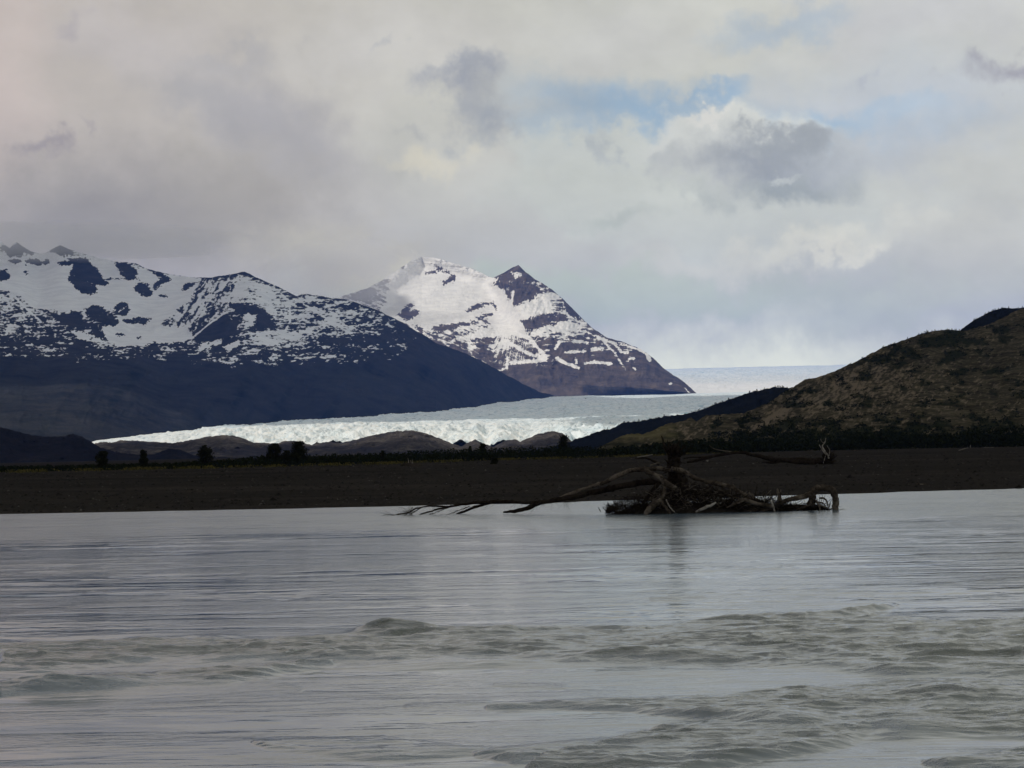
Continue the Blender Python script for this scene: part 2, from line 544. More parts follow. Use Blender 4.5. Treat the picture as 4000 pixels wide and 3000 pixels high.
def make_river():
    # rows spaced by the look of the surface from the bank: dense near, wide far
    pyc = np.concatenate([np.linspace(1940, 3080, 780)])
    yc = CAMZ * F / (pyc - 1752.0)
    yc = np.concatenate([[260, 200], yc, np.linspace(yc[-1] - .6, 4, 20), [-10, -60, -200]])
    s = np.linspace(-1, 1, 1100)
    s = np.sign(s) * (np.abs(s) * .86 + .14 * np.abs(s) ** 7)
    Yg, S = np.meshgrid(yc, s, indexing='ij')
    half = np.maximum(Yg, 5) * 0.275 + 1
    X = S * half + np.sign(S) * np.maximum(np.abs(S) - .86, 0) ** 2 * 9000
    P = np.stack([X, Yg, np.zeros_like(X)], -1)
    inview = (Yg > 10)
    PX, PY = proj(np.where(inview[..., None], P, np.array([0, 50., 0])))
    wx = PX + 60 * fbm(X / 3.0, Yg / 3.0, o=3); wy = PY + 22 * fbm(X / 1.6 + 9, Yg / 2.6, o=3)
    rough = np.zeros_like(X)
    for poly, k in ROUGH:
        rough = np.maximum(rough, k * sstep(-16, 14, poly_sd(wx, wy, poly)))
    strk = np.zeros_like(X)
    for ln, w, k in STREAKS:
        strk = np.maximum(strk, k * sstep(-w, w * .6, line_sd(PX + 20 * perlin(X, Yg), PY + 5 * fbm(X / 1.2, Yg / 4, o=2), ln, w)))
    rough = rough * (.65 + .35 * sstep(-.25, .2, fbm(X / 2.6 + 3, Yg / 1.5, 2.0, o=3))) * np.interp(PY, [2600, 2680, 3000], [1, .85, .85])
    rough = rough * inview; strk = strk * inview
    fade = 1 - sstep(70, 130, Yg)
    sw = .032 * fbm(X / 8.0 + .2 * Yg, Yg / 2.3, 7.0, o=3) + .028 * fbm(X / 3.4, Yg / 1.5, o=3) + .014 * ridged(X / 1.3, Yg / .55 + .12 * X, o=3) * fade * (.25 + .75 * sstep(20, 42, Yg))
    gl = sstep(-.25, .35, fbm(X / 9.0 + 4, Yg / 7.0, o=3))
    z = sw * (.22 + 1.0 * gl) + strk * .022 * fbm(X / 2.2, Yg / .7, 4.0, o=3)
    big = ridged(X / 2.9 + .4 * perlin(X / 1.5, Yg), Yg / 1.15, o=4, gain=.55)
    z = z + rough * (.105 * big + .058 * fbm(X / .75, Yg / .36, o=3) + .04)
    # standing waves rise on the upstream rim of the turbulent bands
    for (cx, cy, w, h) in [(1560, 2470, 150, .12), (800, 2495, 120, .07), (250, 2690, 240, .13), (1900, 2600, 300, .05), (3550, 2860, 160, .10), (3050, 2830, 170, .10), (2500, 2570, 200, .05), (3750, 2720, 200, .10)]:
        c = at_plane(np.array(cx, float), np.array(cy, float), 0)
        sc = c[1] / F
        q = ((X - c[0]) / (w * sc)) ** 2 + ((Yg - c[1]) / .55) ** 2
        z = z + h * np.exp(-q) * (1 + .4 * perlin(X * 2, Yg * 2))
    z = z * inview
    V = np.stack([X, Yg, z], -1).reshape(-1, 3)
    m = Mat('glacial_river_water')
    v = m.geo()
    ra = m.attr('rough')
    patch = m.noise(m.geo((.22, 1, 1)), .75, 4, .62)
    patch2 = m.noise(m.geo((.35, 1, 1)), .10, 3, .6)
    pr = m.mapr(m.math('ADD', m.math('MULTIPLY', patch, .65), m.math('MULTIPLY', patch2, .35)), .41, .53, 0, 1)
    pr = m.math('MAXIMUM', pr, ra)
    r = m.math('ADD', m.math('MULTIPLY', pr, .07), .05)
    fa = m.attr('far')
    r = m.math('ADD', r, m.math('MULTIPLY', fa, .09))
    n1 = m.noise(m.geo((.55, 1, 1)), 2.4, 4, .6, .6); n2 = m.noise(m.geo((.7, 1, 1)), 8.0, 3, .6, .4)
    h = m.math('ADD', m.math('MULTIPLY', n1, .014), m.math('MULTIPLY', n2, .0045))
    h = m.math('ADD', h, m.math('MULTIPLY', m.math('MULTIPLY', m.noise(m.geo((.35, 1, 1)), .9, 4, .7), fa), .05))
    amp = m.math('ADD', m.math('ADD', m.math('MULTIPLY', pr, .85), m.math('ADD', m.math('MULTIPLY', fa, 1.6), .10)), m.math('MULTIPLY', ra, 2.4))
    nb = m.bump(m.math('MULTIPLY', h, amp), 1.0, 1.0)
    col = m.mix(m.mapr(ra, .2, 1, 0, 1), C(.075, .110, .145), C(.036, .054, .054))  # turbulent water darkened in colour too, standing in for weaker sky reflection
    fm = m.mapr(m.math('ADD', m.attr('foam_glint'), m.math('MULTIPLY', m.math('SUBTRACT', n2, .5), 1.2)), .55, .85, 0, .7)  # white on the crests paints glints along with a little foam
    col = m.mix(fm, col, C(.62, .65, .65))
    mat = m.done(col, r, nb, .5)
    m.b.inputs['IOR'].default_value = 1.8
    o = mesh_obj('river', V, grid_faces(*Yg.shape)[:, ::-1], mat, attrs={'rough': np.maximum(rough, strk * .7), 'far': sstep(72, 112, Yg + 9 * fbm(X / 14, Yg / 9, o=2)), 'foam_glint': rough * sstep(.55, .85, big) * sstep(.0, .5, fbm(X / 1.8, Yg / 1.2, 11., o=2) + .15)})
    tag(o, 'grey rippled river water with a dark turbulent band', 'river', kind='structure')


make_river()

# ------------------------------------------------------------------ terrain seen across the river


def relief(name, ridge, foot, y_ridge, y_foot, px0, px1, nc, nr, depth, mat, label, cat, attrs=None, jitter=3.0, pw=1.0, back=0.9, t_min=-0.25, kind='structure', jl=40.0):
    px = np.linspace(px0, px1, nc)
    rp = interp(ridge, px); jit = jitter * (fbm(px / jl, 0 * px + 2.2, o=4, gain=.6) * 1.6)
    fp = interp(foot, px)
    yr = interp(y_ridge, px); yf = interp(y_foot, px)
    t = np.concatenate([[t_min, t_min * .5], np.linspace(0, 1, nr)])
    T, PXg = np.meshgrid(t, px, indexing='ij')
    ker = np.exp(-np.linspace(-2.5, 2.5, 61) ** 2); ker /= ker.sum()
    rps = np.convolve(np.pad(rp, 30, mode='edge'), ker, 'valid')
    PYg = fp + (rp - fp) * T + jit * np.clip(T, 0, 1) ** 14
    Ts = np.clip((PYg - fp) / np.minimum(rps - fp, -1), 0, 1.35)
    Yg = yf + (yr - yf) * np.where(T > 0, Ts, 0)
    Yg = Yg + depth(PXg, PYg, T) * np.clip(T * 6, 0, 1)
    P = at(PXg, PYg, Yg)
    # the far side falls away behind the crest
    last = P[-1]
    rows = []
    hgt = np.maximum(last[:, 2], 5)
    for k in (0.04, .12, .3, .6, 1.0, 1.3):
        q = last.copy()
        q[:, 1] += hgt * k * 1.8
        q[:, 2] -= hgt * k * back
        rows.append(q)
    P = np.concatenate([P, np.array(rows)], 0)
    at_ = {}
    if attrs:
        for an, fn in attrs.items():
            a = fn(PXg, PYg, T)
            at_[an] = np.concatenate([a, np.repeat(a[-1:], len(rows), 0)], 0)
    o = mesh_obj(name, P.reshape(-1, 3), grid_faces(*P.shape[:2]), mat, attrs=at_)
    tag(o, label, cat, kind=kind)
    return o


def zz(pts, ox, oy, k):
    return [(ox + x * k, oy + y * k) for x, y in pts]


K1 = 1400 / 2212.0; K2 = 1600 / 2212.0; K3 = K1
def z1(p): return zz(p, 0, 900, K1)
def z2(p): return zz(p, 1200, 900, K2)
def z3(p): return zz(p, 2600, 1100, K3)

# ---- glacier
GT = [(3150, -6), (3250, 14), (3400, 36), (3700, 54), (4000, 68), (5000, 103), (6300, 132), (8000, 166), (11000, 202), (12300, 207), (13600, 206), (14500, 213), (16500, 242), (20000, 277), (26500, 306), (28500, 300)]
GY = np.array([g[0] for g in GT], float); GE = np.array([g[1] for g in GT], float)


def glacier_y(e):       # distance of the ice surface at a given height above the horizon (px)
    return np.interp(e, GE[:10], GY[:10])


def make_glacier():
    e = np.concatenate([np.linspace(-6, 200, 330), np.linspace(200.5, 207, 20)])
    ys = np.concatenate([np.interp(e, GE[:10], GY[:10]), np.linspace(12500, 14400, 24), np.linspace(14500, 26500, 170), [27500, 28500]])
    px = np.linspace(-300, 4900, 1350)
    Yg, PXg = np.meshgrid(ys, px, indexing='ij')
    E = np.interp(Yg, GY, GE)
    P = at(PXg, hor(PXg) - E, Yg)
    X = P[..., 0]
    near = 1 - sstep(9000, 13000, Yg)
    flow = X * .8 + Yg * .35
    a1 = ridged(X / 95 + .5 * perlin(X / 200, Yg / 300), Yg / 230, o=4, gain=.6)
    a2 = ridged(X / 30 + .6 * perlin(X / 60, Yg / 90), Yg / 75, 4.4, o=3, gain=.65)
    front = 1 - sstep(3600, 5200, Yg)
    a3 = ridged(X / 55 + 1.2 * perlin(X / 90, Yg / 120), Yg / 400, 8.1, o=2)
    dz = near * (5.5 * a1 * (1 + .9 * front) + 4.6 * a2 * (1 + 1.1 * front) + 9 * a3 * front) + 14 * fbm(X / 500, Yg / 900, o=3) * sstep(3300, 4200, Yg)
    far = sstep(13000, 15000, Yg)
    dz = dz + far * (34 * ridged(X / 420, Yg / 800, o=5, gain=.62)) * (1 - sstep(22000, 27000, Yg))
    # medial dips and the icefall lobe facing the valley
    dz = dz - 16 * np.exp(-((PXg - 2060) / 60) ** 2) * front - 12 * np.exp(-((PXg - 1900) / 25) ** 2) * front
    P[..., 2] += dz * np.where(Yg < 7000, .12 + .88 * sstep(380, 900, PXg), 1) - 14 * (1 - sstep(280, 380, PXg)) * (1 - sstep(5000, 6000, Yg))
    crev = np.clip(-(a1 * .5 + a2 * .7 + .4 * a3 * front) + .15, -1, 1)
    cl = sstep(.50, .80, ridged(X / 120 + 1.5 * perlin(X / 300, Yg / 700), Yg / 420 + .4 * X / 120, 2.2, o=3, gain=.6)) * sstep(-.3, .2, fbm(X / 400, Yg / 900, 5.0, o=2))
    crev = crev + .55 * cl * near
    m = Mat('glacier_ice')
    v = m.geo()
    ca = m.attr('crevasse'); ea = m.attr('sunlit_ice')
    n1 = m.noise(m.geo((1, .5, 1)), .02, 4, .65); n2 = m.noise(m.geo((1, .4, .4)), .075, 4, .75)
    col = m.mix(m.mapr(ca, -.12, .40, 0, 1), C(.86, .94, .97), C(.20, .44, .56))
    col = m.mix(m.mapr(n1, .42, .66, 0, .55), col, C(.52, .70, .79))
    col = m.mix(m.mapr(n2, .52, .66, 0, .75), col, C(.22, .31, .37))
    col = m.mix(m.math('MULTIPLY', m.mapr(n2, .30, .58, 1, .25), ea), col, C(.86, .86, .83))  # ice whitened in colour where the sun strikes it
    col = m.mix(m.attr('sunlit_strip'), col, C(.93, .94, .93))  # brighter band painted on the far ice for the sun on it
    nb = m.bump(n2, .9, 7.0)
    nb = m.bump(n1, .6, 12.0, nb)
    sunlit_strip = sstep(13300, 13800, Yg) * (1 - sstep(15300, 16600, Yg))
    sunlit_ice = (1 - sstep(4300, 5600, Yg)) * (1 - sstep(2050, 2350, PXg)) + sstep(14300, 15200, Yg) * (1 - sstep(17500, 20000, Yg))
    o = mesh_obj('glacier', P.reshape(-1, 3), grid_faces(*Yg.shape), m.done(col, .6, nb, .3), attrs={'crevasse': crev, 'sunlit_ice': sunlit_ice, 'sunlit_strip': sunlit_strip})
    tag(o, 'pale blue and white crevassed glacier flowing down to the valley', 'glacier', kind='structure')


make_glacier()

# ---- left mountain range
A_RIDGE = [(-900, 900), (-400, 960), (-150, 915)] + z1([(0, 62), (60, 110), (100, 70), (190, 130), (270, 145), (370, 90), (440, 120), (530, 150), (620, 175), (720, 195), (830, 200), (900, 235), (1040, 270), (1200, 290), (1310, 290), (1420, 272), (1510, 255), (1580, 290), (1700, 340), (1830, 405), (1890, 390), (2020, 415), (2120, 425)]) + \
    z2([(120, 365), (250, 385), (400, 440), (500, 490), (620, 560), (700, 610), (850, 660), (950, 710), (1050, 765), (1150, 820), (1250, 870), (1350, 898), (1420, 905), (1500, 930)])
A_FOOT = [(-900, 1775), (0, 1752), (366, 1728), (500, 1712), (850, 1671), (1400, 1638), (1600, 1626), (1720, 1620), (1800, 1598), (1980, 1575), (2176, 1553), (2260, 1556), (2300, 1560)]
_pf = np.linspace(-900, 2300, 60)
A_YF = list(zip(_pf, glacier_y(hor(_pf) - interp(A_FOOT, _pf)) ))
A_YR = [(-900, 9800), (0, 9800), (300, 9600), (960, 9000), (1400, 9000), (1800, 9800), (2176, 11300), (2300, 11600)]

BOWL = z1([(0, 118), (150, 170), (300, 140), (560, 170), (700, 195), (1000, 275), (1240, 300), (1160, 430), (1050, 520), (960, 590), (1150, 610), (1190, 650), (1100, 690), (960, 685), (800, 715), (720, 715), (650, 660), (640, 600), (740, 560), (720, 500), (650, 470), (560, 465), (500, 490), (350, 480), (220, 480), (150, 420), (60, 370), (-60, 335), (-600, 300), (-600, 100)])


def a_depth(px, py, T):
    w = 12 * fbm(px / 60, py / 60, o=2)
    bowl = sstep(-60, 90, poly_sd(px + w, py, BOWL))
    rib = ridged(px / 230 + py / 420, py / 300, .3, o=4, gain=.5)
    strata = fbm(px / 200, py / 26 + px / 300, 2.0, o=3)
    # spur in front of the snow bowl, left
    sp_ = sstep(-90, 60, poly_sd(px, py, z1([(-900, 330), (0, 355), (80, 400), (150, 470), (250, 560), (420, 640), (740, 740), (900, 900), (900, 1400), (-900, 1400)])))
    d = -110 * rib * (1 - .8 * bowl) - 24 * strata * sstep(.2, .5, T) + 350 * bowl - 260 * sp_
    # buttress below the main summit
    d = d - 260 * np.exp(-((px - 960 + (py - 1060) * .10) / 170) ** 2) * sstep(1040, 1160, py)
    d = d - 50 * ridged(px / 90 - py / 300, py / 240, 4.0, o=3) * (1 - sstep(.25, .45, T)) * .8
    return d


def stamp(f, sd, val, soft):
    k = sstep(-soft, soft, sd)
    return f * (1 - k) + val * k


def a_snow(px, py, T):
    qx = px / K1; qy = (py - 900) / K1        # coordinates of the enlargement used for tracing
    hstreak = .65 * fbm(px / 38 + .35 * perlin(px / 30, py / 30), py / 11, 1.3, o=4, gain=.65) + .45 * fbm(px / 13, py / 7, 6.1, o=3)
    dx = px * .80 - py * .60; dy = px * .60 + py * .80
    # streaks that run down to the left on the summit's west flank
    a = math.radians(128)
    ux = px * math.cos(a) + py * math.sin(a); uy = -px * math.sin(a) + py * math.cos(a)
    uw = 16 * fbm(px / 40, py / 40, 21.0, o=2)
    dstreak = .7 * fbm(ux / 60, (uy + uw) / 15, 3.3, o=4, gain=.62) + .4 * fbm(px / 14, py / 10, 16.0, o=3)
    wx = qx + 26 * fbm(px / 28, py / 22, 5.0, o=4, gain=.6); wy = qy + 22 * fbm(px / 28, py / 22, 8.0, o=4, gain=.6)
    lineh = 770 + 40 * perlin(px / 120, 1.1) + 45 * np.exp(-((qx - 1750) / 400) ** 2) - 0 * qx
    f = .10 - .40 * sstep(-330, 0, wy - lineh) - 1.6 * sstep(0, 90, wy - lineh)
    f = f - .22 * sstep(1900, 2300, qx) - .12 * (1 - sstep(700, 800, qx)) * sstep(520, 600, qy)
    f = f - .8 * sstep(2350, 2750, qx)
    nz = hstreak * 2.2 + .9 * fbm(px / 85, py / 32, 12.0, o=2)
    wx = wx + 12 * perlin(px / 7, py / 6, 2.0); wy = wy + 10 * perlin(px / 7, py / 6, 5.0)
    f = f - .25 * ridged(px / 230 + py / 420, py / 300, .3, o=4, gain=.5) + .20 - .18 * ridged(px / 60 + py / 70, py / 60, 8.0, o=3) * sstep(250, 420, qy)
    flank = sstep(-25, 25, poly_sd(wx, wy, [(1230, 290), (1420, 260), (1520, 240), (1500, 340), (1450, 430), (1300, 560), (1180, 670), (1130, 690), (960, 600), (1100, 490)]))
    nz = nz * (1 - flank) + dstreak * 2.2 * flank
    f = f * (1 - flank) + (.02) * flank
    f = stamp(f, poly_sd(wx, wy, [(x / K1, (y - 900) / K1) for x, y in BOWL]), 2.2, 14)
    f = stamp(f, poly_sd(wx, wy, [(1460, 340), (1560, 315), (1700, 375), (1720, 480), (1650, 490), (1500, 450), (1430, 440)]), .55, 14)
    for p in ([(1380, 520), (1480, 560), (1450, 640), (1300, 680), (1220, 700), (1190, 640)],
              [(1400, 450), (1560, 460), (1640, 500), (1700, 600), (1550, 620), (1480, 520)],
              [(1260, 690), (1480, 660), (1490, 720), (1300, 760)]):
        f = stamp(f, poly_sd(wx, wy, p), -1.0, 16)
    for p, v in (([(1540, 660), (1700, 620), (1980, 600), (1930, 640), (1760, 700), (1560, 710)], .55), ([(1240, 700), (1370, 672), (1360, 700), (1230, 745)], .8),
                 ([(1380, 720), (1480, 670), (1480, 700), (1400, 750)], .8), ([(1880, 400), (1960, 400), (1990, 440), (1890, 430)], .7),
                 ([(1880, 470), (2060, 500), (2170, 635), (2030, 570)], .35), ([(1500, 510), (1590, 520), (1560, 600), (1510, 590)], .5),
                 ([(430, 605), (520, 630), (700, 700), (690, 712), (500, 680)], .7), ([(150, 580), (200, 590), (190, 640), (160, 630)], .5)):
        f = stamp(f, poly_sd(wx, wy, p), v, 9)
    rocks = [[(420, 170), (540, 165), (570, 210), (610, 250), (650, 300), (675, 330), (640, 345), (600, 335), (600, 385), (550, 400), (500, 390), (460, 350), (410, 310), (430, 240), (450, 215), (420, 210)],
             [(700, 195), (790, 200), (850, 250), (840, 290), (790, 310), (740, 270)],
             [(640, 298), (860, 292), (850, 306), (650, 312)],
             [(820, 350), (860, 310), (910, 330), (950, 380), (940, 410), (900, 425), (850, 390)],
             [(920, 240), (1000, 260), (1060, 300), (1000, 340), (960, 370), (930, 350), (980, 300)],
             [(1120, 330), (1240, 310), (1160, 370), (1120, 380)],
             [(540, 480), (600, 465), (680, 520), (730, 570), (700, 600), (620, 560), (540, 530)],
             [(750, 555), (850, 535), (940, 540), (900, 590), (780, 575)],
             [(340, 520), (500, 515), (510, 600), (430, 570), (350, 560)],
             [(300, 120), (370, 88), (440, 118), (460, 150), (400, 165)],
             [(20, 90), (60, 110), (110, 72), (190, 130), (120, 150), (50, 160), (0, 120)],
             [(560, 560), (650, 640), (660, 680), (560, 620)], [(-200, 80), (-20, 90), (0, 140), (-150, 180)]]
    for p in rocks:
        f = stamp(f, poly_sd(wx, wy, p), -.95, 14)
    for (cx, cy, rx, ry) in [(100, 192, 42, 15), (210, 195, 52, 22), (283, 198, 20, 20), (20, 275, 45, 36), (160, 259, 22, 8), (390, 205, 36, 16), (1005, 405, 26, 10), (755, 485, 46, 42), (860, 660, 20, 9), (745, 645, 22, 9), (-250, 260, 90, 40)]:
        r = np.hypot((wx - cx) / rx, (wy - cy) / ry)
        f = stamp(f, (1 - r) * min(rx, ry), -1.5, 8)
    f = stamp(f, line_sd(wx, wy, [(735, 500), (770, 470)], 6), .8, 5)
    # thin snow gullies
    for ln in ([(80, 400), (150, 470), (250, 560)], [(1840, 430), (1990, 530), (2160, 635)], [(1790, 470), (1790, 560), (1760, 620)], [(1180, 670), (1300, 570), (1390, 510)]):
        f = stamp(f, line_sd(qx, qy, ln, 5), .75, 5)
    # bare crest edge
    f = f - .5 * sstep(.972, 1.0, T) * sstep(700, 1200, qx)
    return f + nz


def rock_mat(name, stops, snowcol=(.86, .88, .92), bumpd=18.0, low=None, sc=.012):
    m = Mat(name)
    v = m.geo((1, .6, 1))
    n1 = m.noise(v, sc, 6, .65); n2 = m.noise(m.geo((.5, .3, 2.2)), sc * 2.2, 5, .65)
    col = m.ramp(n1, stops)
    col = m.mix(m.mapr(n2, .45, .68, 0, .55), col, stops[-1][1])
    if low is not None:
        col = m.mix(m.attr('low'), col, low if not callable(low) else low(m))
    s = m.attr('snow')
    edge = m.noise(m.geo((1, .5, 1.6)), sc * 9, 3, .6)
    s2 = m.math('ADD', s, m.math('MULTIPLY', m.math('SUBTRACT', edge, .5), .35))
    k = m.mapr(s2, -.16, .22, 0, 1)
    sc2 = m.mix(m.mapr(n2, .38, .66, 0, .6), C(*snowcol), C(snowcol[0] * .80, snowcol[1] * .81, snowcol[2] * .84))
    col = m.mix(k, col, sc2)
    nb = m.bump(n1, .9, bumpd)
    return m.done(col, .85, nb, .15)


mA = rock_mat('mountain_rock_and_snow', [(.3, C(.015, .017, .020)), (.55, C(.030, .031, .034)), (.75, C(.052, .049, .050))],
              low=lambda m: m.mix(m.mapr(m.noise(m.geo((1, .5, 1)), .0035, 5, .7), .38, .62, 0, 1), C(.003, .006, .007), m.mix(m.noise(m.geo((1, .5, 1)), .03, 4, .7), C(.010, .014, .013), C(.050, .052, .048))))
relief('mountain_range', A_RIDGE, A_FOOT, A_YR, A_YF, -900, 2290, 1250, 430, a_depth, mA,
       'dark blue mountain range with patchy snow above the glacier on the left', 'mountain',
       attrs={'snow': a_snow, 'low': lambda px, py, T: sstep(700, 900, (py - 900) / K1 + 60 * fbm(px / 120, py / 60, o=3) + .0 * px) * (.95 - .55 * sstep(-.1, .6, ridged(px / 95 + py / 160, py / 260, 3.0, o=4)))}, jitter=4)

# ---- snow mountain beyond, centre
B_RIDGE = [(1000, 1330), (1200, 1230)] + z2([(200, 350), (330, 310), (400, 270), (480, 220), (560, 165), (620, 142), (700, 150), (800, 180), (900, 210), (1000, 258), (1060, 230), (1100, 205), (1140, 186), (1180, 225), (1230, 262), (1310, 310), (1380, 370), (1450, 440), (1530, 520), (1620, 580), (1700, 600), (1800, 640), (1870, 690), (1930, 750), (2010, 800), (2070, 850), (2100, 877), (2160, 905)])
B_FOOT = [(1000, 1600), (1800, 1580), (2176, 1556), (2357, 1550), (2600, 1542), (2715, 1538), (2765, 1556)]
B_YF = [(1000, 12600), (2300, 12300), (2765, 12300)]
B_YR = [(1000, 15500), (1648, 16200), (2025, 15400), (2300, 14400), (2600, 13400), (2765, 12600)]


def b_depth(px, py, T):
    qx = (px - 1200) / K2; qy = (py - 900) / K2
    rib = ridged(px / 150 - py / 500, py / 220, 1.9, o=4, gain=.5)
    pyr = sstep(-40, 60, poly_sd(qx, qy, [(1000, 280), (1140, 170), (1500, 480), (1900, 720), (2100, 900), (1500, 900), (1300, 700), (1150, 520), (1060, 340)]))
    valley = sstep(-60, 80, poly_sd(qx, qy, [(440, 300), (620, 150), (980, 240), (1060, 330), (1150, 560), (900, 480), (600, 520), (430, 420)]))
    d = -150 * rib * (1 - .85 * valley) + 420 * valley - 300 * pyr
    d = d - 50 * ridged(px / 60 + py / 200, py / 110, 7.0, o=3) * (1 - valley)
    d = d - 30 * fbm(px / 150, py / 18 - px / 240, 2.0, o=3) * (1 - valley)
    return d


def b_snow(px, py, T):
    qx = (px - 1200) / K2; qy = (py - 900) / K2
    wx = qx + 22 * fbm(px / 26, py / 20, 5.0, o=4, gain=.6); wy = qy + 18 * fbm(px / 26, py / 20, 8.0, o=4, gain=.6)
    # ledges rise to the left in the middle, level on the right
    tilt = -.38 * (1 - sstep(1000, 1250, qx))
    hs = .75 * fbm((px) / 42 + .4 * perlin(px / 25, py / 25), (py - tilt * -px) / 11, 1.3, o=4, gain=.6) + .30 * fbm(px / 12, py / 8, 3.0, o=3)
    lineh = 735 + 25 * perlin(px / 80, 4.1)
    f = .38 - .72 * sstep(-260, -60, qy - lineh) - 2.0 * sstep(-25, 30, wy - lineh)
    f = f - .25 * sstep(1200, 1400, qx)
    f = f - .45 * ridged(px / 150 - py / 500, py / 220, 1.9, o=4, gain=.5) + .18
    nz = hs * 2.0 + .8 * fbm(px / 70, py / 30, 12.0, o=2)
    wx = wx + 12 * perlin(px / 7, py / 6, 2.0); wy = wy + 10 * perlin(px / 7, py / 6, 5.0)
    f = stamp(f, poly_sd(wx, wy, [(440, 290), (560, 175), (640, 145), (760, 170), (900, 215), (1000, 260), (1060, 330), (1080, 400), (1110, 460), (1160, 530), (1200, 590), (1130, 560), (1050, 490), (960, 470), (860, 480), (780, 500), (640, 520), (560, 500), (480, 470), (400, 440), (430, 380)]), 2.0, 14)
    f = stamp(f, poly_sd(wx, wy, [(150, 380), (200, 350), (330, 300), (430, 275), (445, 300), (420, 400), (390, 445), (200, 420)]), -.05, 14)
    for p in ([(480, 460), (560, 380), (585, 395), (555, 430), (610, 430), (590, 470), (540, 490)],
              [(640, 168), (700, 185), (760, 218), (812, 245), (800, 258), (700, 210)],
              [(720, 280), (770, 245), (815, 265), (740, 297)], [(630, 228), (740, 200), (700, 225), (640, 240)],
              [(840, 445), (900, 400), (1000, 378), (1010, 398), (930, 420), (900, 440)],
              [(890, 470), (1000, 440), (1010, 455), (920, 480)], [(1010, 400), (1035, 430), (1020, 440), (1000, 410)],
              [(650, 520), (900, 495), (860, 510), (700, 542)], [(590, 525), (640, 510), (620, 550)],
              [(995, 292), (1060, 225), (1140, 180), (1190, 228), (1235, 270), (1160, 290), (1120, 300), (1060, 318)],
              [(1070, 330), (1130, 285), (1250, 295), (1290, 325), (1240, 340), (1200, 380), (1120, 425), (1090, 370)],
              [(1120, 460), (1165, 450), (1170, 466), (1125, 472)],
              [(1135, 490), (1230, 465), (1300, 450), (1405, 458), (1395, 480), (1280, 510), (1220, 535), (1160, 525)],
              [(1360, 390), (1420, 400), (1470, 465), (1470, 500), (1410, 445)]):
        f = stamp(f, poly_sd(wx, wy, p), -.78, 13)
    for p, v in (([(1100, 222), (1150, 228), (1170, 248), (1120, 250)], .8), ([(1120, 410), (1215, 370), (1300, 390), (1345, 430), (1250, 455), (1140, 480)], .95),
                 ([(1200, 548), (1300, 515), (1420, 490), (1470, 525), (1320, 540), (1220, 572)], .95),
                 ([(850, 575), (960, 530), (1080, 490), (1130, 550), (1040, 560), (930, 580), (880, 590)], .85),
                 ([(980, 610), (1070, 585), (1100, 640), (1000, 650)], .5), ([(1240, 300), (1330, 330), (1400, 400), (1330, 380)], .3)):
        f = stamp(f, poly_sd(wx, wy, p), v, 9)
    for ln, w in (([(1110, 330), (1100, 420), (1180, 560), (1290, 685)], 9), ([(1060, 590), (1200, 670), (1290, 690)], 9), ([(1080, 690), (1080, 745), (1030, 755)], 7),
                  ([(1350, 690), (1400, 720), (1465, 742)], 9), ([(1500, 720), (1560, 712), (1640, 720)], 8), ([(1590, 590), (1660, 660), (1722, 755)], 4),
                  ([(1790, 640), (1835, 665), (1850, 700)], 9), ([(1540, 642), (1590, 642)], 8), ([(1640, 600), (1700, 655), (1730, 660)], 7), ([(1740, 690), (1765, 690)], 7),
                  ([(1270, 570), (1330, 545), (1420, 535), (1500, 545), (1620, 600), (1800, 640)], 5), ([(1440, 600), (1510, 604)], 7), ([(1390, 660), (1500, 655)], 6),
                  ([(1340, 640), (1365, 600)], 8), ([(1760, 742), (1775, 752)], 6), ([(1955, 825), (1965, 830)], 6), ([(2040, 850), (2060, 875)], 5),
                  ([(1385, 395), (1395, 450), (1480, 500)], 4), ([(430, 760), (440, 770)], 3), ([(1100, 715), (1290, 700)], 9), ([(1450, 690), (1455, 715)], 7)):
        f = stamp(f, line_sd(wx * .5 + qx * .5, wy * .5 + qy * .5, ln, w), .8, 6)
    f = f - .5 * sstep(.975, 1.0, T) * sstep(800, 900, qx)
    return f + nz


mB = rock_mat('far_mountain_rock_and_snow', [(.3, C(.040, .036, .040)), (.52, C(.088, .072, .064)), (.70, C(.16, .125, .098))], snowcol=(.89, .88, .85), bumpd=30, sc=.010)
relief('mountain', B_RIDGE, B_FOOT, B_YR, B_YF, 1000, 2765, 1100, 460, b_depth, mB,
       'snow covered mountain with a pointed side summit behind the dark range', 'mountain', attrs={'snow': b_snow}, jitter=3, jl=30)


# ---- near rock hills in front of the ice, the dark hill on the left and the wooded ridge
def hill_mat(name, stops, sc=.02, bumpd=3.0, patch=None, stretch=(1, .6, 1)):
    m = Mat(name)
    n1 = m.noise(m.geo(stretch), sc, 6, .68); n2 = m.noise(m.geo(stretch), sc * 4.3, 5, .7)
    col = m.ramp(m.math('ADD', m.math('MULTIPLY', n1, .6), m.math('MULTIPLY', n2, .4)), stops)
    if patch:
        for (s_, a, b, c, k) in patch:
            col = m.mix(m.mapr(m.noise(m.geo(stretch), s_, 5, .65), a, b, 0, k), col, c)
    nb = m.bump(n2, 1.0, bumpd)
    return m.done(col, .92, nb, .1)


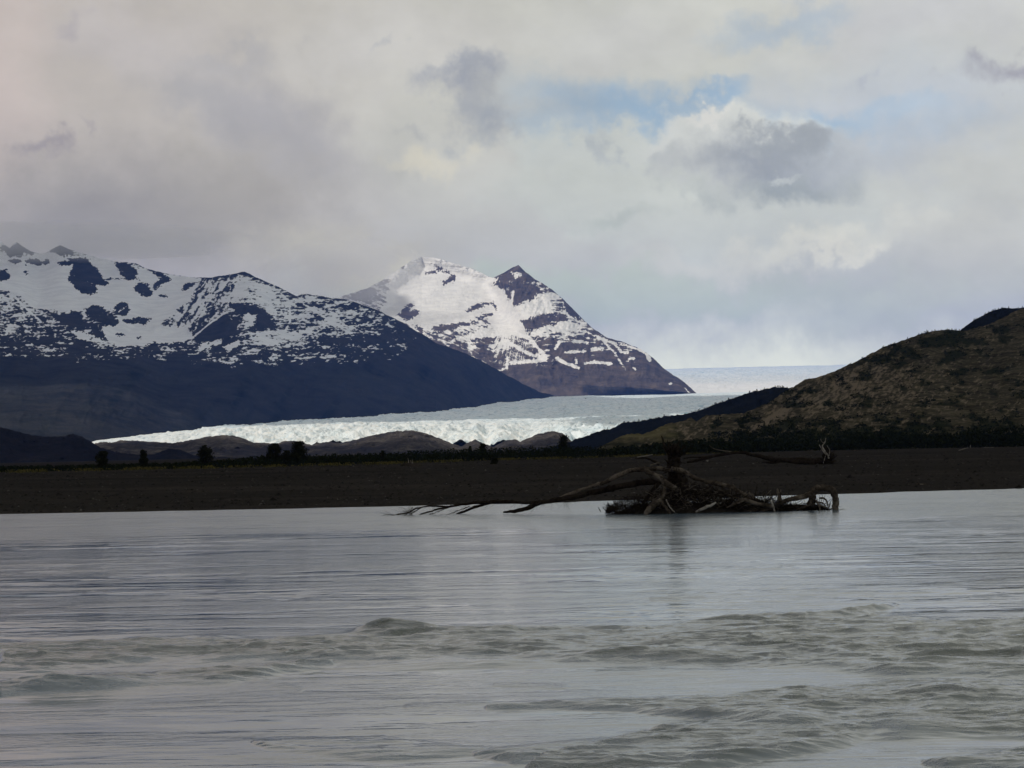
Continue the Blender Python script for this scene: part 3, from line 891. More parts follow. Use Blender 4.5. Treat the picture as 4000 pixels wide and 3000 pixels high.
E_RIDGE = [(300, 1760)] + z1([(560, 1330), (590, 1312), (640, 1303), (690, 1309), (750, 1295), (900, 1302), (1080, 1312), (1200, 1290), (1300, 1270), (1400, 1262), (1480, 1275), (1560, 1307), (1700, 1315), (1770, 1297), (1850, 1303), (1930, 1325), (2020, 1307), (2110, 1310)]) + \
    z2([(60, 1148), (120, 1140), (180, 1150), (260, 1130), (360, 1105), (460, 1085), (560, 1080), (640, 1095), (720, 1125), (780, 1150), (830, 1166), (880, 1140), (910, 1130), (950, 1150), (1000, 1168), (1040, 1152), (1080, 1132), (1120, 1128), (1150, 1140), (1200, 1120), (1260, 1095), (1330, 1085), (1380, 1096), (1430, 1138), (1500, 1160), (1700, 1200)])
mE = hill_mat('pale_bedrock', [(.36, C(.034, .032, .038)), (.50, C(.078, .071, .070)), (.62, C(.17, .15, .135))], sc=.035, bumpd=9,
              patch=[(.006, .50, .60, C(.045, .045, .06), .8), (.045, .62, .72, C(.03, .034, .04), .8)])
relief('rock_hills', E_RIDGE, [(300, 1830), (2500, 1790)], [(300, 2950), (2500, 2950)], [(300, 2500), (2500, 2500)], 300, 2450, 900, 90,
       lambda px, py, T: -60 * ridged(px / 110, py / 60, 1.0, o=4) - 14 * fbm(px / 26, py / 20, o=3), mE,
       'low rounded grey brown rock hills in front of the glacier ice', 'rock hills', jitter=4, jl=22)

F_RIDGE = [(-900, 1560), (-300, 1610)] + z1([(0, 1213), (100, 1238), (200, 1265), (330, 1275), (400, 1270), (450, 1255), (510, 1275), (560, 1303), (620, 1340), (720, 1368), (860, 1385), (960, 1380), (1040, 1348), (1100, 1350), (1200, 1388), (1300, 1400), (1450, 1402), (1600, 1425)])
mF = hill_mat('dark_wooded_slope', [(.35, C(.008, .009, .013)), (.55, C(.016, .016, .021)), (.72, C(.032, .028, .030))], sc=.02, bumpd=5)
relief('dark_hill', F_RIDGE, [(-900, 1850), (1100, 1830)], [(-900, 2300), (600, 2300), (1100, 2400)], [(-900, 1800), (1100, 2000)], -900, 1050, 700, 90,
       lambda px, py, T: -50 * ridged(px / 130, py / 90, 3.0, o=4) - 12 * fbm(px / 26, py / 20, o=3), mF,
       'low dark purple hill at the left edge in front of the range', 'hill', jitter=4, jl=26)

D_RIDGE = [(2050, 1790), (2130, 1752)] + z2([(1400, 1150), (1430, 1135), (1520, 1105), (1600, 1075), (1640, 1075), (1700, 1040), (1820, 1025), (1950, 1000)]) + \
    z3([(60, 826), (100, 820), (200, 800), (300, 760), (400, 725), (480, 695), (600, 665), (680, 650), (780, 655), (900, 640), (1100, 620)])
mD = hill_mat('dark_forest_ridge', [(.35, C(.005, .007, .008)), (.55, C(.011, .013, .014)), (.72, C(.022, .024, .022))], sc=.03, bumpd=5)
relief('forested_ridge', D_RIDGE, [(2050, 1800), (3400, 1770)], [(2050, 2500), (3400, 2100)], [(2050, 2000), (3400, 1700)], 2050, 3300, 600, 90,
       lambda px, py, T: -40 * ridged(px / 110, py / 90, 5.0, o=4) - 10 * fbm(px / 20, py / 16, o=3), mD,
       'dark forested ridge between the glacier and the brown hill', 'ridge', jitter=5, jl=16)

# ---- brown hill on the right
C_RIDGE = [(2330, 1752)] + z2([(1640, 1140), (1690, 1112), (1750, 1098), (1810, 1100), (1860, 1085), (1900, 1062), (1960, 1040), (2030, 1030), (2100, 1033)]) + \
    z3([(160, 838), (250, 825), (330, 820), (480, 812), (560, 780), (650, 740), (720, 690), (780, 655), (860, 605), (940, 590), (1060, 545), (1200, 480), (1350, 400), (1440, 372), (1560, 325), (1680, 300), (1750, 297), (1850, 303), (2000, 262), (2100, 215), (2160, 180), (2240, 158)]) + [(4200, 1180), (4600, 1120), (5200, 1060)]
C_YR = [(2330, 700), (2600, 900), (3100, 1150), (3500, 1300), (4000, 1450), (5200, 1600)]
C_YF = [(2330, 520), (2600, 470), (5200, 470)]


def c_depth(px, py, T):
    return -26 * ridged(px / 330 + py / 260, py / 200, 1.0, o=4) - 9 * ridged(px / 70 - py / 90, py / 55, 6.0, o=4, gain=.6) - 2.2 * fbm(px / 14, py / 10, o=3)


def c_tan(px, py, T):
    # bare rock bands climb from lower left to upper right
    a = math.radians(-32)
    ux = px * math.cos(a) + py * math.sin(a); uy = -px * math.sin(a) + py * math.cos(a)
    f = .45 * fbm(ux / 80, uy / 34, 2.0, o=4, gain=.62) + .75 * fbm(ux / 22, uy / 12, 7.0, o=3, gain=.75)
    env = -.02 + np.exp(-((px - 3150) / 420) ** 2 - ((py - 1560) / 110) ** 2) * .26 + np.exp(-((px - 3450) / 260) ** 2 - ((py - 1490) / 90) ** 2) * .18
    env = env + .35 * np.exp(-((px - 2660) / 80) ** 2 - ((py - 1680) / 26) ** 2) + .4 * sstep(-8, 8, line_sd(px, py, z3([(530, 930), (640, 850), (740, 790)]), 10))
    return f + env - .13


def c_green(px, py, T):
    f = fbm(px / 90, py / 42, 9.0, o=5, gain=.6)
    f = f + .35 * np.exp(-((px - 3680) / 130) ** 2 - ((py - 1340) / 60) ** 2) + .3 * sstep(1600, 1700, py) * sstep(2900, 3000, px) + .22 * np.exp(-((px - 3500) / 60) ** 2 - ((py - 1400) / 50) ** 2)
    return f - .10


mC = Mat('dry_hillside')
_v = mC.geo((1, .6, 1))
_n1 = mC.noise(_v, .06, 5, .7); _n2 = mC.noise(_v, .35, 5, .7)
_c = mC.ramp(mC.math('ADD', mC.math('MULTIPLY', _n1, .45), mC.math('MULTIPLY', _n2, .55)), [(.38, C(.018, .018, .012)), (.52, C(.064, .057, .038)), (.64, C(.15, .127, .088))])
_k = mC.mapr(mC.math('ADD', mC.attr('rock'), mC.math('MULTIPLY', mC.math('SUBTRACT', _n2, .5), .7)), -.04, .34, 0, .8)
_c = mC.mix(_k, _c, C(.21, .17, .125))
_g = mC.mapr(mC.math('ADD', mC.attr('green'), mC.math('MULTIPLY', mC.math('SUBTRACT', _n2, .5), .6)), .0, .16, 0, .85)
_c = mC.mix(_g, _c, C(.017, .022, .012))
_c = mC.mix(mC.mapr(mC.attr('sunlit_grass'), .2, .8, 0, .75), _c, mC.mix(_n1, C(.075, .070, .030), C(.22, .19, .10)))  # yellow grass on the spur, its paler colour standing in for sunlight
mC_done = mC.done(_c, .95, mC.bump(_n2, 1.0, 3.0), .08)
hillC = relief('brown_hill', C_RIDGE, [(2330, 1768), (5200, 1765)], C_YR, C_YF, 2330, 5200, 1100, 300, c_depth, mC_done,
               'brown rocky hillside with dark scrub rising at the right', 'hill',
               attrs={'rock': c_tan, 'green': c_green, 'sunlit_grass': lambda px, py, T: (.62 + .5 * fbm(px / 30, py / 14, 3.0, o=4)) * (1 - sstep(2560, 2760, px)) * (1 - .6 * sstep(1700, 1740, py))}, jitter=4, jl=18)
G_RIDGE = z3([(1780, 330), (1810, 310), (1830, 290), (1900, 240), (2000, 185), (2080, 162), (2150, 165), (2212, 160)]) + [(4200, 1190), (4700, 1120), (5200, 1100)]
relief('dark_knoll', G_RIDGE, [(3700, 1420), (5200, 1420)], [(3700, 2150), (5200, 2150)], [(3700, 1950), (5200, 1950)], 3705, 5200, 400, 60,
       lambda px, py, T: -20 * ridged(px / 90, py / 60, 5.0, o=4), mD, 'dark wooded knoll showing behind the crest of the brown hill', 'hill', jitter=3, jl=14)

# ------------------------------------------------------------------ vegetation


def leaf_faces(C0, size, n_per=1, flat=0.6):
    """small four-cornered leaf sprays at centres C0"""
    n = len(C0)
    d1 = RNG.normal(size=(n, 3)); d1 /= np.linalg.norm(d1, axis=1)[:, None]
    d2 = RNG.normal(size=(n, 3)); d2 -= (d2 * d1).sum(1)[:, None] * d1; d2 /= np.linalg.norm(d2, axis=1)[:, None]
    s = np.asarray(size) * RNG.uniform(.6, 1.4, n)
    s = s[:, None]
    V = np.stack([C0 - d1 * s, C0 - d2 * s * flat, C0 + d1 * s, C0 + d2 * s * flat], 1).reshape(-1, 3)
    return V, np.arange(4 * n).reshape(-1, 4)


def foliage_mat(name, a, b, c):
    m = Mat(name)
    n = m.noise(m.geo(), 1.3, 4, .7)
    col = m.ramp(n, [(.35, C(*a)), (.52, C(*b)), (.7, C(*c))])
    return m.done(col, .8, None, .15)


M_SCRUB = foliage_mat('dark_scrub_leaves', (.006, .009, .0055), (.012, .016, .0095), (.024, .030, .016))
M_TREE = foliage_mat('tree_leaves', (.008, .010, .006), (.015, .017, .010), (.030, .032, .018))
M_GRASS = foliage_mat('yellow_grass', (.035, .034, .012), (.070, .062, .020), (.12, .10, .035))
M_CONIF = foliage_mat('ridge_tree_leaves', (.004, .006, .005), (.008, .010, .008), (.014, .017, .012))
mt = Mat('bark'); M_BARK = mt.done(mt.ramp(mt.noise(mt.geo((3, 3, .6)), 3, 4), [(.35, C(.02, .017, .014)), (.65, C(.06, .052, .045))]), .9)

VEG_BASE = [(-900, 1872), (0, 1846), (400, 1838), (900, 1828), (1400, 1816), (1900, 1800), (2300, 1790), (2600, 1780), (2900, 1768), (3300, 1758), (4000, 1745), (4900, 1728)]
VEG_TOP = [(-900, 1850), (0, 1822), (200, 1818), (400, 1815), (700, 1806), (900, 1795), (1000, 1782), (1200, 1778), (1500, 1768), (1700, 1757), (1900, 1748), (2200, 1742), (2400, 1746), (2500, 1740), (2620, 1722), (2780, 1712), (2840, 1728), (2900, 1715), (3100, 1710), (3250, 1722), (3350, 1690), (3500, 1682), (3700, 1695), (3850, 1672), (4000, 1658), (4400, 1640), (4900, 1630)]


def make_scrub():
    allc = []
    for k in range(150):
        pass
    n = 64000
    px = RNG.uniform(-800, 4800, n)
    base = interp(VEG_BASE, px); top = interp(VEG_TOP, px) + 5.5 * fbm(px / 22, 0 * px, o=3) * 1.8 - 1
    d = RNG.uniform(0, 1, n) ** .8                    # depth in the band
    Yb = np.array([ground_hit(p, b) for p, b in zip(np.linspace(-900, 4900, 60), interp(VEG_BASE, np.linspace(-900, 4900, 60)))])
    Y0 = np.interp(px, np.linspace(-900, 4900, 60), Yb)
    Y0 = np.clip(Y0, 250, 470)
    Y = Y0 + 4 + d * 26
    h = RNG.uniform(0, 1, n) ** .75
    bush = .55 + .45 * perlin(px * Y0 / F / 2.3, Y / 3.0)     # separate rounded bushes
    lowtop = base + (top - base) * np.clip(.45 + .55 * d + .25 * (bush - .5), 0, 1)
    P = at(px, base, Y)
    zt = at(px, lowtop, Y)[:, 2]
    zg = bar_z(P[:, 0], P[:, 1])
    P[:, 2] = zg + np.maximum(zt - zg, .15) * h
    sz = .16 + .12 * (px > 2400)
    V, Fc = leaf_faces(P, sz)
    o = mesh_obj('scrub', V, Fc, M_SCRUB, smooth=False)
    tag(o, 'continuous dark green scrub thicket along the back of the gravel bar', 'scrub', kind='stuff')
    # tawny grass in front of it
    n = 15000
    px = RNG.uniform(-600, 2900, n)
    dens = fbm(px / 160, 0 * px + 5, o=3)
    keep = RNG.uniform(0, 1, n) < np.clip(.25 + 1.6 * dens, .04, 1)
    px = px[keep]; n = len(px)
    Y0 = np.clip(np.interp(px, np.linspace(-900, 4900, 60), Yb), 250, 470)
    Y = Y0 + RNG.uniform(-12, 6, n)
    P = at(px, interp(VEG_BASE, px), Y)
    P[:, 2] = bar_z(P[:, 0], P[:, 1]) + RNG.uniform(.02, .35, n)
    V, Fc = leaf_faces(P, .13)
    o = mesh_obj('grass', V, Fc, M_GRASS, smooth=False)
    tag(o, 'strip of tawny yellow grass at the foot of the scrub', 'grass', kind='stuff')
    return Yb


YB = make_scrub()


def tube(pts, rad, seg=8, sub=4, wob=0.0, seed=0.0, bark=0.0):
    pts = np.array(pts, float); rad = np.array(rad, float)
    if len(rad) == 2 and len(pts) > 2: rad = np.linspace(rad[0], rad[1], len(pts))
    # Catmull-Rom smoothing
    out, ro = [], []
    P = np.vstack([2 * pts[0] - pts[1], pts, 2 * pts[-1] - pts[-2]])
    for i in range(1, len(P) - 2):
        for j in range(sub):
            t = j / sub
            a, b, c, d = P[i - 1], P[i], P[i + 1], P[i + 2]
            out.append(.5 * ((2 * b) + (-a + c) * t + (2 * a - 5 * b + 4 * c - d) * t * t + (-a + 3 * b - 3 * c + d) * t ** 3))
            ro.append(rad[i - 1] * (1 - t) + rad[i] * t)
    out.append(pts[-1]); ro.append(rad[-1])
    out = np.array(out); ro = np.array(ro)
    if wob:
        s = np.arange(len(out)) * .45 + seed * 3.1
        out = out + wob * np.stack([perlin(s, seed), perlin(s, seed + 5), perlin(s, seed + 9)], -1) * sstep(0, 3, np.arange(len(out)))[:, None]
    T = np.gradient(out, axis=0); T /= np.linalg.norm(T, axis=1)[:, None] + 1e-9
    ref = np.array([0.13, .9, .31]); A = np.cross(T, ref); A /= np.linalg.norm(A, axis=1)[:, None] + 1e-9
    B = np.cross(T, A)
    th = np.linspace(0, 2 * math.pi, seg, endpoint=False)
    rr = ro[:, None] * (1 + bark * perlin(np.cos(th)[None] * 1.6 + seed, np.sin(th)[None] * 1.6, np.arange(len(out))[:, None] * .35))
    V = out[:, None] + A[:, None] * (np.cos(th)[None] * rr)[..., None] + B[:, None] * (np.sin(th)[None] * rr)[..., None]
    n = len(out)
    V = V.reshape(-1, 3)
    i = np.arange(n - 1)[:, None] * seg; j = np.arange(seg)[None]; jn = (j + 1) % seg
    Fq = np.stack([i + j, i + jn, i + seg + jn, i + seg + j], -1).reshape(-1, 4)
    # end caps: collapse to a centre vertex
    V = np.vstack([V, out[0], out[-1]])
    c0, c1 = n * seg, n * seg + 1
    cap0 = np.stack([np.full(seg, c0), jn[0], j[0], j[0]], -1)
    cap1 = np.stack([np.full(seg, c1), (n - 1) * seg + j[0], (n - 1) * seg + jn[0], (n - 1) * seg + jn[0]], -1)
    return V, Fq, [(c0, int(a), int(b)) for a, b in zip(jn[0], j[0])] + [(c1, int((n - 1) * seg + a), int((n - 1) * seg + b)) for a, b in zip(j[0], jn[0])]


class MB:
    def __init__(s): s.V = []; s.F = []; s.n = 0

    def add(s, V, Fq, tri=()):
        s.V.append(V); s.F += [tuple(int(q) + s.n for q in f) for f in Fq] + [tuple(q + s.n for q in f) for f in tri]; s.n += len(V)

    def tube(s, *a, **k): s.add(*tube(*a, **k)); return s

    def build(s, name, mat, parent=None, smooth=True, origin=(0, 0, 0)):
        V = np.vstack(s.V) - np.array(origin)
        me = bpy.data.meshes.new(name); me.from_pydata([tuple(v) for v in V], [], s.F); me.update()
        me.polygons.foreach_set('use_smooth', np.full(len(me.polygons), smooth))
        me.materials.append(mat)
        o = bpy.data.objects.new(name, me); COL.objects.link(o)
        if parent is not None:
            o.parent = parent; o.location = tuple(np.array(origin) - np.array(parent.location))
        else:
            o.location = tuple(origin)
        return o


def bush_tree(px, base, top, wpx, label, shape='round', dens=900, name='tree', group=None, cat='tree'):
    Y = float(np.clip(ground_hit(px, base), 250, 470)) - 3
    g = at(np.array(px, float), np.array(base, float), Y)
    x0, y0 = g[0], g[1]; z0 = float(bar_z(x0, y0))
    H = float(at(np.array(px, float), np.array(top, float), Y)[2]) - z0; W = wpx * Y / F / 2
    root = empty(name, (x0, y0, z0))
    tag(root, label, cat, group)
    mb = MB()
    lean = RNG.uniform(-.1, .1)
    mb.tube([(x0, y0, z0 - .1), (x0 + lean, y0, z0 + H * .35), (x0 + lean * 2, y0, z0 + H * .85)], [H * .05, H * .012], seg=7, wob=.04)
    for k in range(7):
        a = RNG.uniform(0, 6.28); zb = z0 + H * RNG.uniform(.15, .6)
        mb.tube([(x0, y0, zb), (x0 + W * .4 * math.cos(a), y0 + W * .4 * math.sin(a), zb + H * .12), (x0 + W * .8 * math.cos(a), y0 + W * .8 * math.sin(a), zb + H * .25)], [H * .018, H * .005], seg=5)
    mb.build('trunk', M_BARK, root, origin=(x0, y0, z0))
    # crown: clumps of leaf sprays
    cs = []
    nl = 46
    for k in range(nl):
        h = RNG.uniform(.06, .97)
        if shape == 'round': prof = math.sin(math.pi * min(max((h * .8 + .14), 0), 1)) ** .6
        elif shape == 'column': prof = (.75 + .25 * math.sin(h * 7)) * (1 - max(0, h - .8) * 2.5)
        else: prof = (1 - h) * 1.15 + .06
        a = RNG.uniform(0, 6.28); r = W * prof * RNG.uniform(.2, .95)
        c = np.array([x0 + r * math.cos(a), y0 + r * math.sin(a), z0 + H * h])
        q = RNG.normal(size=(dens // nl * 3, 3)) * np.array([W * .2, W * .2, H * .06])
        cs.append(c + q)
    cs = np.vstack(cs); cs[:, 2] = np.clip(cs[:, 2], z0 + .03, z0 + H * 1.03)
    V, Fc = leaf_faces(cs, .12)
    mesh_obj('crown', V, Fc, M_TREE, parent=root, smooth=False, origin=(x0, y0, z0))
    return root


bush_tree(400, 1836, 1765, 52, 'small dark tree with a round top, leftmost on the gravel bar', 'round')
bush_tree(562, 1834, 1760, 36, 'narrow dark column shaped tree second from the left', 'column', 800)
bush_tree(802, 1826, 1742, 58, 'ragged dark tree standing in the scrub below the rock hill', 'round', 1000)
bush_tree(1071, 1818, 1735, 56, 'rounded dark tree just left of the tallest tree', 'round', 1100)
bush_tree(1168, 1817, 1727, 66, 'broadest tallest dark tree on the gravel bar edge', 'round', 1300)
bush_tree(1120, 1820, 1762, 40, 'low shrub between the two broad dark trees', 'round', 500, name='shrub', cat='shrub')
bush_tree(1888, 1795, 1735, 40, 'small spiky tree below the gap in the ice front', 'cone', 700)
bush_tree(2203, 1785, 1702, 66, 'dark conical tree at the foot of the forested ridge', 'cone', 1000)
bush_tree(1495, 1812, 1762, 22, 'thin sapling rising from the scrub beside the broad rock hill', 'cone', 300)
bush_tree(1838, 1798, 1745, 18, 'slim sapling just left of the small spiky tree', 'cone', 300)
bush_tree(1930, 1812, 1788, 26, 'low bush standing out in front of the scrub strip', 'round', 300, name='shrub', cat='shrub')


# trees along the crests of the wooded ridge and of the brown hill
def make_conifer_mesh():
    mb = []
    cs = []
    for k in range(30):
        h = RNG.uniform(.12, 1); r = .33 * (1.05 - h) * RNG.uniform(.1, 1); a = RNG.uniform(0, 6.28)
        cs.append(np.array([r * math.cos(a), r * math.sin(a), h]) + RNG.normal(size=(6, 3)) * .035)
    V, Fc = leaf_faces(np.vstack(cs), .055)
    tv, tf, tt = tube([(0, 0, -.1), (0, 0, .9)], [.04, .01], seg=5)
    me = bpy.data.meshes.new('conifer')
    n = len(V)
    me.from_pydata([tuple(v) for v in V] + [tuple(v) for v in tv], [], [tuple(int(q) for q in f) for f in Fc] + [tuple(int(q) + n for q in f) for f in tf])
    me.materials.append(M_CONIF)
    return me


CONIF = [make_conifer_mesh() for _ in range(4)]


def crest_trees(pxs, ridge, yr, hpx, label, group, jit=3, drop=4):
    for px in pxs:
        py = float(interp(ridge, px)) + drop
        Y = float(interp(yr, px)) - 2
        P = at(np.array(float(px)), np.array(py), Y)
        h = RNG.uniform(*hpx) * Y / F
        o = bpy.data.objects.new('conifer', CONIF[int(RNG.integers(4))])
        COL.objects.link(o)
        o.location = tuple(P); w = RNG.uniform(.8, 1.5)
        o.scale = (h * w, h * w, h); o.rotation_euler = (0, 0, RNG.uniform(0, 6.28))
        tag(o, label, 'tree', group)


crest_trees(np.sort(np.concatenate([RNG.uniform(2300, 2700, 14), RNG.uniform(2700, 3085, 55)])), D_RIDGE, [(2050, 2500), (3400, 2100)], (6, 14),
            'small dark conifer on the crest of the forested ridge by the glacier', 'conifers along the forested ridge crest', drop=6)
crest_trees([3368, 3512, 3545] + list(RNG.uniform(3580, 3760, 34)), C_RIDGE, C_YR, (5, 11),
            'small dark conifer on the skyline of the brown hill', 'conifers on the brown hill skyline', drop=4)
crest_trees(list(RNG.uniform(3800, 4000, 26)), G_RIDGE, [(3700, 2150), (5200, 2150)], (6, 11),
            'tiny dark conifer on top of the wooded knoll at the upper right', 'conifers on the dark knoll', drop=4)


def hill_scrub():
    """shrubs on the brown hill, sat on its actual surface"""
    me = hillC.data
    n = len(me.vertices); co = np.empty(n * 3, np.float32); me.vertices.foreach_get('co', co); co = co.reshape(-1, 3)
    gr = np.empty(n, np.float32); me.attributes['green'].data.foreach_get('value', gr)
    rows = 302 * 1100
    co = co[:rows]; gr = gr[:rows]
    PX, PY = proj(co.astype(float))
    dens = ((gr > .02) * 1.0 + (gr > -.12) * .10 + (PY > 1690) * .8) * (PX > 2780)
    ok = (PX < 4700) & (co[:, 1] > 480)
    p = dens * ok; p = p / p.sum()
    idx = RNG.choice(len(co), 3600, p=p)
    base = co[idx].astype(float)
    r = RNG.uniform(.5, 1.5, len(base)) * (base[:, 1] / 900) ** .5
    cs = np.repeat(base, 9, 0); rr = np.repeat(r, 9)
    q = RNG.normal(size=cs.shape) * .42
    q[:, 2] = np.abs(q[:, 2]) * .9
    cs = cs + q * rr[:, None]
    V, Fc = leaf_faces(cs, rr * .32)
    o = mesh_obj('hillside_scrub', V, Fc, M_SCRUB, smooth=False)
    tag(o, 'patchy dark green shrubs scattered over the brown hillside', 'scrub', kind='stuff')


hill_scrub()

# ------------------------------------------------------------------ driftwood
def wood_mat(name, a, b, c, sc=6.0, grey=.5):
    m = Mat(name)
    n1 = m.noise(m.geo((1, 1, 1)), sc, 5, .7); n2 = m.noise(m.geo((1, 1, 1)), sc * .25, 4, .6)
    col = m.ramp(n1, [(.35, C(*a)), (.6, C(*b))])
    col = m.mix(m.mapr(n2, .45, .62, 0, grey), col, C(*c))
    return m.done(col, .85, m.bump(n1, .9, .03), .15)


W_DARK = wood_mat('wet_dark_wood', (.007, .0055, .0045), (.020, .0155, .012), (.034, .028, .023))
W_MID = wood_mat('weathered_wood', (.020, .016, .013), (.064, .053, .043), (.15, .13, .11), grey=.65)
W_PALE = wood_mat('bleached_wood', (.10, .09, .08), (.22, .20, .18), (.36, .35, .33), grey=.8)
W_MUD = wood_mat('silt_and_roots', (.010, .009, .008), (.028, .024, .020), (.045, .038, .032), sc=3)

A_ = lambda x, y: (2350 + x * .27125, 1650 + y * .27125)
B_ = lambda x, y: (2850 + x * .27125, 1650 + y * .27125)
Z_ = lambda x, y: (1850 + x * .27125, 1600 + y * .27125)
C_ = lambda x, y: (1400 + x * .4521, 1700 + y * .4521)


def w3(pts, Y, dy=None):
    out = []
    for i, p in enumerate(pts):
        yy = Y if dy is None else Y + dy[0] + (dy[1] - dy[0]) * i / max(1, len(pts) - 1)
        out.append(at(np.array(float(p[0])), np.array(float(p[1])), yy))
    return np.array(out)


def twigs(mb, pts3, n, length, r, up=0.3, seed=1, spread=1.0, seg=4, dirbias=None):
    """thin twigs that sprout along a limb"""
    pts3 = np.array(pts3)
    for k in range(n):
        i = RNG.integers(0, len(pts3) - 1); t = RNG.uniform()
        p = pts3[i] * (1 - t) + pts3[i + 1] * t
        d = RNG.normal(size=3) * spread; d[2] = d[2] * .6 + up
        if dirbias is not None: d = d + np.array(dirbias)
        d /= np.linalg.norm(d); L = length * RNG.uniform(.4, 1.3)
        q = p + d * L * .5 + RNG.normal(size=3) * L * .08
        e = p + d * L + RNG.normal(size=3) * L * .16
        mb.tube([p, q, e], [r, r * .35], seg=seg, sub=2)
        if RNG.uniform() < .5:
            d2 = d + RNG.normal(size=3) * .5; d2 /= np.linalg.norm(d2)
            mb.tube([q, q + d2 * L * .4], [r * .6, r * .25], seg=seg, sub=1)


